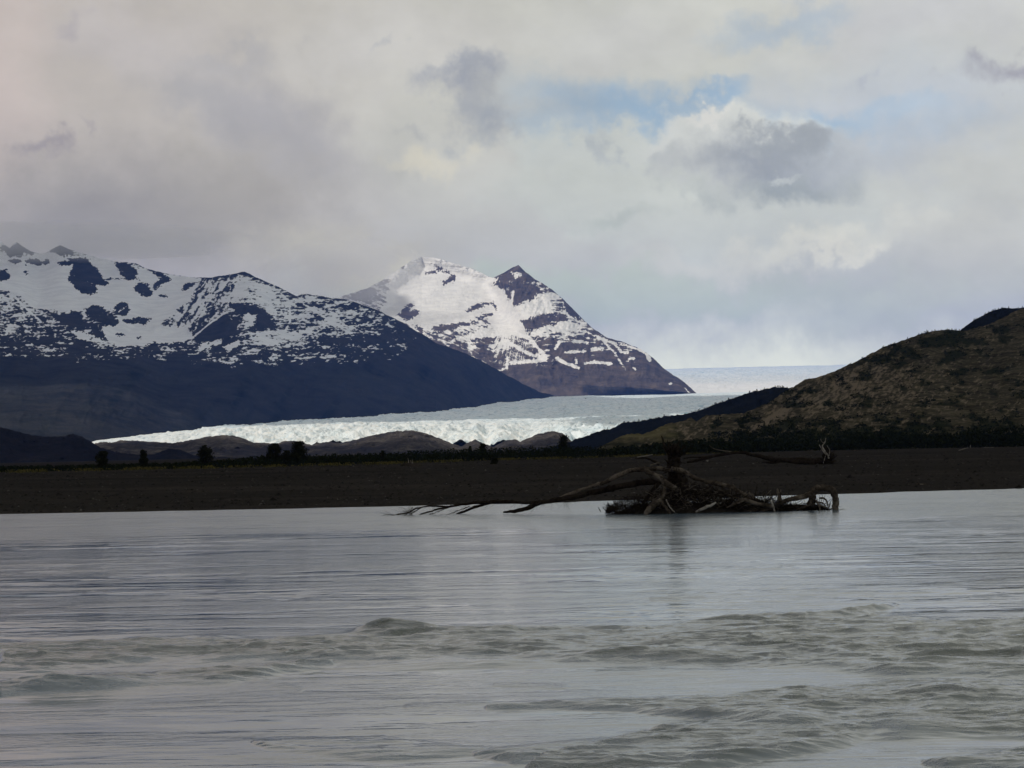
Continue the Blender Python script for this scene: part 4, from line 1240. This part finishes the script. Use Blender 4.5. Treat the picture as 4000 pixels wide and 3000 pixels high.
def make_fallen_tree():
    S = 106 / F                       # metres per photo pixel at the pile
    base = at(np.array(2640.), np.array(1999.), 106.0); base[2] = -.1
    root = empty('fallen_tree', base)
    tag(root, 'big dead tree stranded in the river with an upright ragged root stump', 'fallen tree')

    def part(name, segs, mat, tw=None, bark=.35, origin=None):
        mb = MB()
        for pts, rad, Y, dy in segs:
            P = w3(pts, Y, dy)
            mb.tube(P, np.array(rad) * S, seg=12, sub=6, wob=.05, seed=RNG.uniform(0, 50), bark=bark)
            if tw:
                for a in tw: twigs(mb, P, **a)
        return mb.build(name, mat, root, origin=tuple(base))
    # upright broken stump / root plate
    mb = MB()
    P = w3([A_(1080, 1200), A_(1090, 1000), A_(1100, 850), A_(1060, 700), A_(1040, 560), A_(1050, 430), A_(1040, 330)], 106.5)
    mb.tube(P, np.array([48, 42, 33, 25, 22, 23, 15]) * S, seg=22, sub=6, wob=.05, seed=3, bark=.55)
    for k in range(40):               # splintered top and root ends
        a = RNG.uniform(-1, 1); b = RNG.uniform(-.5, .5)
        p0 = at(np.array(A_(1040, 430)[0] + a * 24), np.array(A_(1040, 430)[1] + RNG.uniform(-6, 26)), 106.5 + b)
        L = RNG.uniform(.15, .55)
        p1 = p0 + np.array([a * .18 + RNG.normal() * .08, RNG.normal() * .1, L])
        mb.tube([p0, (p0 + p1) / 2 + RNG.normal(size=3) * .03, p1], [.055, .008], seg=5, sub=2)
    for k in range(24):
        p0 = at(np.array(A_(1050, 0)[0] + RNG.uniform(-25, 28)), np.array(A_(0, RNG.uniform(440, 820))[1]), 106.3)
        d = np.array([RNG.choice([-1, 1]) * RNG.uniform(.15, .42), RNG.uniform(-.5, 0), RNG.uniform(-.25, .25)])
        mb.tube([p0, p0 + d * .5 + RNG.normal(size=3) * .04, p0 + d], [.04, .008], seg=5, sub=2)
    mb.tube(w3([A_(960, 420), A_(900, 330), A_(880, 240), A_(860, 190)], 106.2), np.array([7, 5.5, 4, 1]) * S, seg=6, sub=3, bark=.5)
    twigs(mb, w3([A_(930, 400), A_(1200, 380)], 106.4), 26, .8, .008, up=.7, spread=.8)
    twigs(mb, w3([A_(1120, 500), A_(1240, 420)], 106.4), 26, .7, .009, up=.5, spread=.8)
    mb.build('root_stump', W_DARK, root, origin=tuple(base))
    left = [A_(1000, 900), A_(850, 850), A_(500, 880), A_(150, 945), Z_(1900, 1150), Z_(1500, 1240), Z_(1200, 1300), Z_(950, 1345), Z_(780, 1420), Z_(600, 1462), Z_(430, 1478)]
    mb = MB(); P = w3(left, 106.3, (0, 3.0))
    mb.tube(P, np.array([17, 14, 12, 12, 11.5, 11, 10, 8.5, 9, 7, 3]) * S, seg=14, sub=7, wob=.04, seed=9, bark=.35)
    twigs(mb, P[4:9], 26, .55, .008, up=-.7, spread=.5)
    mb.build('trunk', W_DARK, root, origin=tuple(base))
    limbs = [
        ([A_(1000, 690), A_(820, 665), A_(620, 680), A_(450, 690), A_(250, 765), A_(0, 875), Z_(1750, 1090), Z_(1550, 1155), Z_(1350, 1235), Z_(1150, 1300)], [8, 9, 9, 9, 9, 8, 7.5, 7, 8, 7], 106.0, (0, 2.4), W_MID),
        ([Z_(1000, 1330), Z_(750, 1345), Z_(500, 1325), Z_(300, 1330), Z_(200, 1345), Z_(120, 1375), Z_(0, 1410), C_(960, 640), C_(900, 665), C_(840, 684)], [7, 6, 6, 7, 7, 6, 5.5, 5, 5, 2.5], 109.5, (0, 2), W_DARK),
        ([Z_(320, 1335), C_(1050, 580), C_(960, 592), C_(880, 600), C_(780, 622), C_(690, 640), C_(600, 662), C_(510, 692)], [6, 6, 5, 4.5, 4, 3.5, 3.5, 2], 110.0, (0, 2), W_DARK),
        ([C_(900, 598), C_(760, 618), C_(640, 612), C_(540, 622), C_(470, 645), C_(430, 670), C_(350, 682), C_(300, 697)], [4, 3.5, 3, 3, 3, 3, 2.5, 1.2], 110.6, (0, 2), W_DARK),
        ([C_(480, 640), C_(430, 672), C_(395, 697)], [2, 1.6, 1], 111, None, W_DARK), ([C_(540, 628), C_(480, 665), C_(440, 695)], [2, 1.6, 1], 111, None, W_DARK),
        ([C_(430, 672), C_(330, 690), C_(260, 688), C_(185, 698)], [1.8, 1.3, 1, .6], 111, None, W_DARK),
        ([C_(960, 615), C_(890, 640), C_(830, 665), C_(755, 690)], [2, 1.6, 1.4, .8], 111, None, W_DARK),
        ([C_(740, 640), C_(655, 672), C_(605, 692)], [1.5, 1.2, .8], 111, None, W_DARK), ([C_(470, 620), C_(450, 655), C_(470, 692)], [1.3, 1.1, .7], 111, None, W_DARK),
        ([A_(600, 640), A_(700, 730), A_(830, 800), A_(950, 890), A_(1060, 950), A_(1130, 985)], [8, 11, 13, 12, 10, 7], 105.2, (0, -.2), W_MID),
        ([A_(480, 520), A_(640, 515), A_(760, 560), A_(830, 620)], [1.5, 3.5, 4, 4], 106.5, None, W_DARK),
        ([A_(700, 620), A_(790, 590), A_(860, 575)], [2.5, 3, 2], 105.9, None, W_MID),
        ([A_(1000, 670), A_(1180, 705), A_(1320, 790), A_(1500, 850), A_(1700, 890), A_(1850, 925), A_(2000, 1010), B_(280, 1080), B_(400, 1130), B_(560, 1185)], [10, 10, 8, 8, 8, 8, 9, 9, 8, 4], 105.6, (0, -.2), W_MID),
        ([A_(1620, 880), A_(1640, 840)], [4, 2], 105.4, None, W_MID), ([A_(1940, 960), A_(1890, 895)], [4, 1.4], 105.4, None, W_MID),
        ([A_(910, 930), A_(880, 1060), A_(820, 1140), A_(740, 1190), A_(670, 1270), A_(620, 1330)], [5, 8, 10, 14, 12, 6], 104.6, (0, -.6), W_MID),
        ([A_(860, 1120), A_(900, 1210), A_(960, 1280), A_(1000, 1350)], [6, 7, 6, 4], 104.5, (0, -.5), W_MID),
        ([A_(930, 1110), A_(960, 1180), A_(1000, 1240), A_(1050, 1290)], [2.5, 2.5, 2.5, 1.5], 104.2, None, W_PALE),
        ([A_(900, 1060), A_(990, 1110), A_(1100, 1100), A_(1180, 1030)], [3, 3.5, 3, 2], 104.8, None, W_MID),
        ([A_(800, 900), A_(730, 990), A_(650, 1100), A_(560, 1220)], [9, 8, 7, 4], 105.5, (0, .5), W_DARK),
        ([A_(1150, 900), A_(1300, 980), A_(1450, 1090), A_(1550, 1200)], [9, 8, 7, 5], 105.7, None, W_DARK),
    ]
    for pts, rad, Y, dy, mat in limbs:
        mb = MB(); P = w3(pts, Y, dy)
        mb.tube(P, np.array(rad) * S, seg=9, sub=5, wob=.035, seed=RNG.uniform(0, 40), bark=.4)
        if Y > 108: twigs(mb, P, 12, .6, .007, up=.05, spread=.8, dirbias=(-.7, 0, -.1))
        mb.build('branch', mat, root, origin=tuple(base))
    # matted roots and debris caught against the stump
    mb = MB()
    for k in range(3000):
        x = RNG.uniform(60, 2750); y0 = RNG.uniform(0, 1)
        env = np.interp(x, [60, 250, 500, 700, 900, 1200, 1500, 1800, 2100, 2400, 2750], [1270, 1120, 1090, 1060, 980, 900, 950, 1000, 1090, 1190, 1230])
        yb = 1292
        yy = yb + (env - yb) * y0 ** 1.4
        p = at(np.array(A_(x, yy)[0]), np.array(A_(x, yy)[1]), 105.6 + RNG.uniform(-1.1, 1.0))
        p[2] = max(p[2], -.05)
        if x < 620: d = np.array([RNG.normal() * .7, RNG.normal() * .3, .6]); L = RNG.uniform(.1, .38)
        else: d = np.array([RNG.normal(), RNG.normal() * .6, RNG.normal() * .55]); L = RNG.uniform(.3, 1.1)
        d /= np.linalg.norm(d)
        q = p + d * L
        q[2] = max(q[2], -.1)
        r = RNG.choice([.008, .012, .02, .03], p=[.4, .35, .18, .07])
        mb.tube([p - d * L * .3, p + RNG.normal(size=3) * .05, q], [r, r * .4], seg=4, sub=2)
    o = mb.build('root_mat', W_DARK, root, origin=tuple(base)); o['kind'] = 'stuff'
    mb = MB()
    for k in range(420):
        x = RNG.uniform(700, 2600)
        env = np.interp(x, [700, 900, 1200, 1500, 1800, 2100, 2600], [1050, 960, 900, 950, 1020, 1100, 1200])
        yy = RNG.uniform(env, 1285)
        p = at(np.array(A_(x, yy)[0]), np.array(A_(x, yy)[1]), 104.9 + RNG.uniform(-.5, .4))
        d = np.array([RNG.normal(), RNG.normal() * .3, RNG.normal() * .5]); d /= np.linalg.norm(d); L = RNG.uniform(.25, .9)
        q = p + d * L; q[2] = max(q[2], -.05)
        r = RNG.choice([.010, .018, .03], p=[.55, .35, .10])
        mb.tube([p, (p + q) / 2 + RNG.normal(size=3) * .08, q], [r, r * .4], seg=5, sub=2)
    o = mb.build('loose_roots', W_MID, root, origin=tuple(base)); o['kind'] = 'stuff'
    return base


PILE = make_fallen_tree()


def make_silt():
    """low mound of silt and peat under the pile"""
    n, mm = 160, 24
    u = np.linspace(0, 1, n); v = np.linspace(-1, 1, mm)
    Ug, Vg = np.meshgrid(u, v, indexing='ij')
    px = 2362 + Ug * (3250 - 2362)
    top = np.interp(px, [2362, 2420, 2500, 2600, 2700, 2800, 2900, 3000, 3100, 3200, 3250], [.02, .22, .42, .55, .5, .42, .32, .22, .34, .28, .02])
    P = at(px, np.full_like(px, 1995.), np.full_like(px, 106.0))
    P[..., 1] = 105.8 + Vg * 1.5 * np.sin(np.pi * np.clip(Ug, .03, .97)) ** .35
    P[..., 0] = P[..., 0] * P[..., 1] / 106.0
    P[..., 2] = top * 1.15 * np.sqrt(np.clip(1 - Vg ** 2, 0, 1)) - .12 + .10 * fbm(P[..., 0] * 1.3, P[..., 1] * 1.3, o=4)
    o = mesh_obj('silt_mound', P.reshape(-1, 3), grid_faces(n, mm), W_MUD)
    tag(o, 'low black mound of silt and roots under the stranded tree', 'mound')


make_silt()


def make_logs():
    S = 105 / F

    def log(name, label, cat, segs, tw=0):
        b = w3([segs[0][0][len(segs[0][0]) // 2]], 105)[0]; b[2] = 0
        root = empty(name, b); tag(root, label, cat)
        for k, (nm, pts, rad, Y, mat) in enumerate(segs):
            pass
        return root
    # the arched log at the right end
    b = at(np.array(3180.), np.array(1990.), 105.); b[2] = 0
    root = empty('driftwood_log', b); tag(root, 'thick pale driftwood log arching like a hook out of the water', 'driftwood log', 'driftwood caught by the stranded tree')
    mb = MB()
    mb.tube(w3([B_(1150, 1200), B_(1185, 1120), B_(1195, 1030), B_(1230, 965), B_(1310, 945), B_(1400, 945), B_(1470, 975), B_(1515, 1050), B_(1530, 1150), B_(1525, 1240), B_(1525, 1275)], 104.8),
            np.array([14, 14, 13.5, 12.5, 12, 12, 12.5, 13, 13, 12, 12]) * S, seg=20, sub=8, bark=.4, seed=4)
    mb.build('trunk', W_MID, root, origin=tuple(b))
    for pts, rad in [([B_(1290, 1090), B_(1360, 1095), B_(1400, 1140), B_(1415, 1210)], [3.5, 4, 3.5, 2]), ([B_(1280, 1150), B_(1340, 1160), B_(1380, 1210)], [3, 3, 2]),
                     ([B_(1240, 1120), B_(1290, 1200), B_(1300, 1270)], [5, 4, 3]), ([B_(1440, 1170), B_(1430, 1250)], [1.2, 1]), ([B_(1270, 1180), B_(1400, 1230), B_(1450, 1265)], [3, 3, 2]),
                     ([B_(1180, 1150), B_(1080, 1220), B_(960, 1260)], [6, 5, 4])]:
        mb = MB(); mb.tube(w3(pts, 104.6), np.array(rad) * S, seg=7, sub=4, bark=.3, seed=RNG.uniform(0, 9)); mb.build('root', W_MID, root, origin=tuple(b))
    # long log leading to it
    b = at(np.array(3080.), np.array(1992.), 104.5); b[2] = 0
    root = empty('driftwood_log', b); tag(root, 'long grey brown log lying aslant with an upright forked stub', 'driftwood log', 'driftwood caught by the stranded tree')
    mb = MB()
    mb.tube(w3([B_(440, 1290), B_(600, 1225), B_(720, 1165), B_(850, 1115), B_(1000, 1085), B_(1120, 1050), B_(1180, 1010)], 104.4), np.array([6, 8, 9, 9, 9, 11, 9]) * S, seg=12, sub=6, bark=.3, seed=8)
    mb.build('trunk', W_MID, root, origin=tuple(b))
    for pts, rad in [([B_(735, 1150), B_(715, 1060), B_(695, 1010), B_(685, 955)], [9, 8, 5, 3]), ([B_(715, 1060), B_(730, 1010), B_(738, 965)], [5, 4, 2.2]), ([B_(895, 1110), B_(890, 1060)], [3, 1.6])]:
        mb = MB(); mb.tube(w3(pts, 104.3), np.array(rad) * S, seg=8, sub=4, bark=.3); mb.build('branch', W_MID, root, origin=tuple(b))
    # smaller pieces
    for label, pts, rad, Y, mat in [
        ('low bent brown log between the stump and the forked log', [B_(0, 1215), B_(100, 1155), B_(200, 1112), B_(350, 1160), B_(550, 1200), B_(650, 1225)], [4, 6, 8, 8, 7, 4], 104.3, W_MID),
        ('short bleached log end resting on the waterline below the stump', [A_(1650, 1150), A_(1580, 1190), A_(1480, 1235), A_(1350, 1290)], [3, 6, 6, 3], 103.9, W_PALE),
        ('slanting brown stick crossing the low bent log', [A_(1800, 1230), A_(1950, 1165), A_(2060, 1120)], [3, 4, 4], 104.0, W_MID),
        ('thin pale stake leaning at the waterline below the forked stub', [B_(590, 1120), B_(620, 1200), B_(655, 1290)], [3, 4, 3], 104.0, W_PALE),
        ('broken plank end tilted above the low bent log', [B_(270, 1010), B_(330, 1060), B_(380, 1120)], [5, 7, 6], 105.1, W_MID)]:
        P = w3(pts, Y); mb = MB(); mb.tube(P, np.array(rad) * S, seg=9, sub=5, wob=.03, seed=RNG.uniform(0, 30), bark=.35)
        o = mb.build('driftwood_log', mat, origin=tuple(P[0])); tag(o, label, 'driftwood log', 'driftwood caught by the stranded tree')
    # spiky twigs at the joint
    mb = MB(); P = w3([B_(430, 1140), B_(560, 1160)], 104.6); twigs(mb, P, 22, .55, .014, up=.7, spread=.8)
    P2 = w3([B_(600, 1260), B_(1420, 1262)], 104.9)
    twigs(mb, P2, 220, .7, .016, up=.15, spread=1.0, dirbias=(.2, 0, 0))
    o = mb.build('brushwood', W_DARK, origin=tuple(P[0])); tag(o, 'tangle of thin dark twigs around the driftwood logs', 'brushwood', kind='stuff')
    # twig sticking out of the water left of the mound
    P = w3([(2333, 1990), (2340, 2002)], 105.5); 
    mb = MB(); mb.tube(w3([Z_(1795, 1405), Z_(1812, 1440), Z_(1830, 1466)], 106.), np.array([1, 1.8, 2]) * S, seg=5)
    o = mb.build('stick', W_MID, origin=tuple(P[0])); tag(o, 'short stick poking out of the water left of the black mound', 'stick')


make_logs()


def far_log():
    Y = ground_hit(3230, 1813)
    S = Y / F
    b = at(np.array(3230.), np.array(1813.), Y)
    root = empty('fallen_log', b); tag(root, 'long dark fallen trunk with torn roots lying up on the gravel bar', 'fallen log')
    mb = MB()
    P = w3([A_(1230, 575), A_(1400, 540), A_(1600, 490), A_(1900, 440), A_(2080, 436), B_(250, 450), B_(400, 480), B_(560, 520), B_(750, 540), B_(1000, 555), B_(1250, 565), B_(1400, 565)], Y, (-1, 0))
    mb.tube(P, np.array([4, 6, 5.5, 5, 5.5, 6, 7, 9, 10, 12, 14, 15]) * S, seg=12, sub=6, bark=.35, seed=6)
    mb.build('trunk', W_DARK, root, origin=tuple(b))
    for pts, rad, mat in [([A_(1550, 330), A_(1600, 370), A_(1700, 400), A_(1900, 425)], [1, 1.3, 1.6, 2], W_MID), ([B_(460, 572), B_(600, 578), B_(720, 560)], [1.5, 5, 6], W_DARK),
                          ([A_(1180, 520), A_(1300, 500), A_(1500, 500)], [2, 3, 3], W_DARK)]:
        mb = MB(); mb.tube(w3(pts, Y - .3), np.array(rad) * S, seg=7, sub=4, bark=.3); mb.build('branch', mat, root, origin=tuple(b))
    mb = MB()
    c = w3([B_(1400, 540)], Y)[0]
    for k in range(150):
        a = RNG.uniform(0, 6.28); r = RNG.uniform(.2, 1.25)
        e = c + np.array([abs(r * math.cos(a)) * 1.15 - .35, RNG.normal() * .4, max(r * math.sin(a) * .95 + .1, -.45)])
        mb.tube([c + np.array([.05, 0, -.1]), (c + e) / 2 + RNG.normal(size=3) * .12, e + RNG.normal(size=3) * .08], [.10, .022], seg=5, sub=2)
    mb.build('root_plate', W_DARK, root, origin=tuple(b))
    for pts, rad in [([B_(1385, 225), B_(1370, 290), B_(1335, 350), B_(1400, 450), B_(1430, 520)], [1, 2.2, 2.6, 3, 3]), ([B_(1290, 320), B_(1330, 390), B_(1390, 470)], [1.5, 2, 2]),
                     ([B_(1310, 240), B_(1330, 280), B_(1370, 300)], [.8, 1, 1.4]), ([B_(1400, 330), B_(1440, 400), B_(1430, 480)], [1.2, 1.5, 2]), ([B_(1380, 480), B_(1350, 590)], [1.6, 1.6])]:
        mb = MB(); mb.tube(w3(pts, Y - .6), np.array(rad) * S, seg=6, sub=4, bark=.2); mb.build('root', W_PALE, root, origin=tuple(b))


far_log()


def small_drift():
    """pale sticks and stubs scattered along the back of the bar"""
    b0 = ground_hit(1605, 1821)
    b = at(np.array(1605.), np.array(1821.), b0)
    root = empty('debris_mound', b); tag(root, 'low dark mound on the gravel with three pale upright stubs', 'debris mound')
    n = 40; th = np.linspace(0, 2 * math.pi, n, endpoint=False); rows = []
    for k, q in enumerate((1.0, .85, .6, .3, .02)):
        h = math.sqrt(1 - q * q) * .38 if q < 1 else -.06
        rr = q * (1.3 + .22 * perlin(np.cos(th) * 2, np.sin(th) * 2, 1.1))
        rows.append(np.stack([b[0] + rr * np.cos(th), b[1] + rr * np.sin(th) * .8, b[2] + h + .05 * perlin(np.cos(th) * 3, np.sin(th) * 3, q)], -1))
    V = np.array(rows).reshape(-1, 3); Fq = []
    for r in range(4):
        for j in range(n): Fq.append((r * n + j, r * n + (j + 1) % n, (r + 1) * n + (j + 1) % n, (r + 1) * n + j))
    mesh_obj('mound', V, Fq, W_MUD, parent=root, origin=tuple(b))
    for dx, h, r in [(-.28, .95, .06), (.02, .7, .05), (.2, .8, .05)]:
        mb = MB(); mb.tube([(b[0] + dx, b[1] - .3, b[2] + .1), (b[0] + dx + .03, b[1] - .3, b[2] + h * .6), (b[0] + dx - .04, b[1] - .3, b[2] + h)], [r, r * .3], seg=6, sub=3)
        mb.build('stub', W_PALE, root, origin=tuple(b))
    items = [
        (2520, 1786, 62, .07, 8, W_PALE, 'bleached log at the scrub edge left of the stump'),
        (2470, 1792, 26, .05, -10, W_MID, 'short grey log beside the bleached log left of the stump'),
        (3765, 1760, 44, .05, 12, W_PALE, 'thin white stick tilted on the gravel far right'),
        (3862, 1748, 40, .05, -8, W_PALE, 'white stick lying flat at the scrub foot, far right'),
        (3340, 1760, 30, .06, 3, W_MID, 'grey driftwood piece right of the long fallen trunk'),
        (3520, 1757, 34, .05, -4, W_MID, 'slim grey branch lying on the bar edge below the dark scrub'),
        (2390, 1775, 16, .05, 70, W_PALE, 'pale upright stub in the scrub left of the stump'),
        (2020, 1796, 60, .05, 4, W_MID, 'grey log in yellow grass right of the small spiky tree'),
        (1840, 1799, 44, .05, 4, W_MID, 'grey log in yellow grass below the small spiky tree'),
        (2757, 1804, 20, .09, 5, W_PALE, 'pale chunk of wood beneath the thin end of the fallen trunk'),
        (3790, 1741, 12, .05, 80, W_PALE, 'short pale upright stub at the foot of the scrub, far right'),
        (3160, 1763, 36, .05, 10, W_MID, 'grey branch lying behind the long fallen trunk'),
        (3600, 1893, 40, .06, 0, W_MID, 'brown log lying low on the bar close to the water, right'),
    ]
    for px, py, lpx, r, ang, mat, label in items:
        Y = float(np.clip(ground_hit(px, py), 120, 460)); p = at(np.array(float(px)), np.array(float(py)), Y)
        p[2] = float(bar_z(p[0], p[1])) + r * .6
        L = lpx * Y / F; a = math.radians(ang)
        d = np.array([math.cos(a) * L / 2, .2 * L, math.sin(a) * L / 2])
        if abs(ang) < 60: q0, q1 = p - d * np.array([1, 1, 0]), p + d + np.array([0, 0, abs(d[2])])
        else: q0, q1 = p - np.array([0, 0, .1]), p + d * 2
        mb = MB(); mb.tube([q0, (q0 + q1) / 2 + RNG.normal(size=3) * .04, q1], [r, r * 1.15, r * .5], seg=7, sub=4, bark=.35, seed=px)
        twigs(mb, [q0, q1], 3, .35, r * .3, up=.5)
        o = mb.build('driftwood_piece', mat, origin=tuple(p)); tag(o, label, 'driftwood', 'driftwood along the back of the bar')


small_drift()


def scatter_stones():
    n = 9000
    s = RNG.uniform(0, 1, n) ** 1.3
    px = RNG.uniform(-500, 4500, n)
    Y = 132 + s * 200
    P = at(px, np.full(n, 1900.), Y)
    P[:, 1] = Y
    sh = shore_y(P[:, 0]); ok = Y > sh + .2
    P = P[ok]; n = len(P)
    P[:, 2] = bar_z(P[:, 0], P[:, 1])
    r = RNG.uniform(.05, .16, n) * (1 + (RNG.uniform(size=n) < .02) * 1.2)
    base = np.array([(1, 0, 0), (-1, 0, 0), (0, 1, 0), (0, -1, 0), (0, 0, .7), (0, 0, -.5)], float)
    V = P[:, None] + base[None] * r[:, None, None] * RNG.uniform(.6, 1.3, (n, 6, 1))
    f = np.array([(0, 2, 4), (2, 1, 4), (1, 3, 4), (3, 0, 4), (2, 0, 5), (1, 2, 5), (3, 1, 5), (0, 3, 5)])
    Fc = (np.arange(n)[:, None, None] * 6 + f[None]).reshape(-1, 3)
    m = Mat('river_stones'); mat = m.done(m.ramp(m.noise(m.geo(), 1.7, 2), [(.35, C(.012, .011, .010)), (.6, C(.032, .030, .028)), (.75, C(.09, .085, .08))]), .9)
    o = mesh_obj('stones', V.reshape(-1, 3), Fc, mat, smooth=False)
    tag(o, 'loose grey river stones scattered over the gravel bar', 'stones', kind='stuff')


scatter_stones()


# ------------------------------------------------------------------ cloud deck overhead (out of frame): its gaps let the sun reach the ice and the far peak
mc = Mat('cloud')
_t = mc.n.new('ShaderNodeBsdfTranslucent'); _t.inputs[0].default_value = (.96, .97, .985, 1)
_d = mc.n.new('ShaderNodeBsdfDiffuse'); _d.inputs[0].default_value = (.96, .97, .985, 1)
_mx = mc.n.new('ShaderNodeMixShader'); _mx.inputs[0].default_value = .5
mc.link(_d.outputs[0], _mx.inputs[1]); mc.link(_t.outputs[0], _mx.inputs[2]); mc.link(_mx.outputs[0], mc.n['Material Output'].inputs[0])
M_CLOUD = mc.m
md = Mat('shade_cloud')  # unseen cloud, made dark to cut the sky light on the foreground
_t = md.n.new('ShaderNodeBsdfTranslucent'); _t.inputs[0].default_value = (.30, .31, .33, 1)
_d = md.n.new('ShaderNodeBsdfDiffuse'); _d.inputs[0].default_value = (.30, .31, .33, 1)
_mx = md.n.new('ShaderNodeMixShader'); _mx.inputs[0].default_value = .5
md.link(_d.outputs[0], _mx.inputs[1]); md.link(_t.outputs[0], _mx.inputs[2]); md.link(_mx.outputs[0], md.n['Material Output'].inputs[0])
M_SHADE_CLOUD = md.m


def cloud(target, r, label, seed, z=3300, thick=260, dark=False):
    """a cloud whose shadow falls round the ground point target (x, y, z)"""
    k = (z - target[2]) / SUN_DIR[2]
    c = np.array(target) + SUN_DIR * k
    nu, nv = 96, 40
    u = np.linspace(0, 2 * math.pi, nu, endpoint=False); v = np.linspace(.001, math.pi - .001, nv)
    Vv, Uu = np.meshgrid(v, u, indexing='ij')
    n = np.stack([np.sin(Vv) * np.cos(Uu), np.sin(Vv) * np.sin(Uu), np.cos(Vv)], -1)
    d = 1 + .32 * fbm(n[..., 0] * 2.2 + seed, n[..., 1] * 2.2, n[..., 2] * 1.2 + seed, o=4)
    P = n * np.array([r[0], r[1], thick]) * d[..., None] + np.array([0, 0, 0])
    i = np.arange(nv - 1)[:, None] * nu; j = np.arange(nu)[None]
    Fq = np.stack([i + j, i + nu + j, i + nu + (j + 1) % nu, i + (j + 1) % nu], -1).reshape(-1, 4)
    o = mesh_obj('cloud', P.reshape(-1, 3), Fq, M_SHADE_CLOUD if dark else M_CLOUD); o.location = tuple(c)
    tag(o, label, 'cloud', kind='structure')


cloud((300, 200, 0), (3000, 2700), 'wide unseen cloud sheet, made dark to shade the river and gravel bar', 1.0, dark=True)
cloud((-1900, 8500, 400), (2500, 3700), 'grey cloud over the left mountain range', 5.0)
cloud((2100, 7500, 150), (1900, 3300), 'grey cloud over the middle of the glacier', 9.0)
cloud((1150, 4200, 50), (1050, 1500), 'smaller grey cloud over the right side of the glacier tongue', 4.0)
cloud((-400, 9200, 300), (1100, 1900), 'cloud over the foot of the dark range', 2.0)
cloud((-1300, 15500, 900), (650, 900), 'small cloud over the left shoulder of the far snow peak', 3.0, z=4800)

# ------------------------------------------------------------------ air
def make_haze():
    x0, x1, y0, y1, z0, z1_ = -30000, 30000, -3000, 31000, -60, 1700
    V = [(x, y, z) for x in (x0, x1) for y in (y0, y1) for z in (z0, z1_)]
    Fq = [(0, 1, 3, 2), (4, 6, 7, 5), (0, 4, 5, 1), (2, 3, 7, 6), (0, 2, 6, 4), (1, 5, 7, 3)]
    m = bpy.data.materials.new('haze_air'); m.use_nodes = True; n = m.node_tree.nodes
    n.remove(n['Principled BSDF'])
    pv = n.new('ShaderNodeVolumePrincipled'); pv.inputs['Color'].default_value = (.17, .34, 1.0, 1)
    pv.inputs['Density'].default_value = 2.1e-5
    pv.inputs['Anisotropy'].default_value = .2
    m.node_tree.links.new(pv.outputs[0], n['Material Output'].inputs['Volume'])
    o = mesh_obj('haze', V, Fq, m, smooth=False)
    tag(o, 'thin blue haze filling the valley air', 'haze', kind='stuff')


make_haze()


def mist(px, py, Y, r, dens, label, seed):
    c = at(np.array(float(px)), np.array(float(py)), Y)
    nu, nv = 64, 32
    u = np.linspace(0, 2 * math.pi, nu, endpoint=False); v = np.linspace(.001, math.pi - .001, nv)
    Vv, Uu = np.meshgrid(v, u, indexing='ij')
    n = np.stack([np.sin(Vv) * np.cos(Uu), np.sin(Vv) * np.sin(Uu), np.cos(Vv)], -1)
    d = 1 + .35 * fbm(n[..., 0] * 1.8 + seed, n[..., 1] * 1.8, n[..., 2] * 1.8 + seed, o=4)
    P = n * np.array(r) * d[..., None]
    i = np.arange(nv - 1)[:, None] * nu; j = np.arange(nu)[None]
    Fq = np.stack([i + j, i + nu + j, i + nu + (j + 1) % nu, i + (j + 1) % nu], -1).reshape(-1, 4)
    m = bpy.data.materials.new('mist_bank'); m.use_nodes = True; nn = m.node_tree.nodes
    nn.remove(nn['Principled BSDF'])
    pv = nn.new('ShaderNodeVolumePrincipled'); pv.inputs['Color'].default_value = (.97, .97, .98, 1)
    pv.inputs['Density'].default_value = dens
    m.node_tree.links.new(pv.outputs[0], nn['Material Output'].inputs['Volume'])
    o = mesh_obj('mist', P.reshape(-1, 3), Fq, m); o.location = tuple(c)
    tag(o, label, 'mist', kind='stuff')


mist(1350, 1080, 14700, (520, 500, 230), 9e-4, 'soft grey mist hiding the left shoulder of the snow peak', 1.0)
mist(60, 955, 9300, (900, 520, 75), 1.0e-3, 'soft grey mist over the crest of the left range', 4.0)
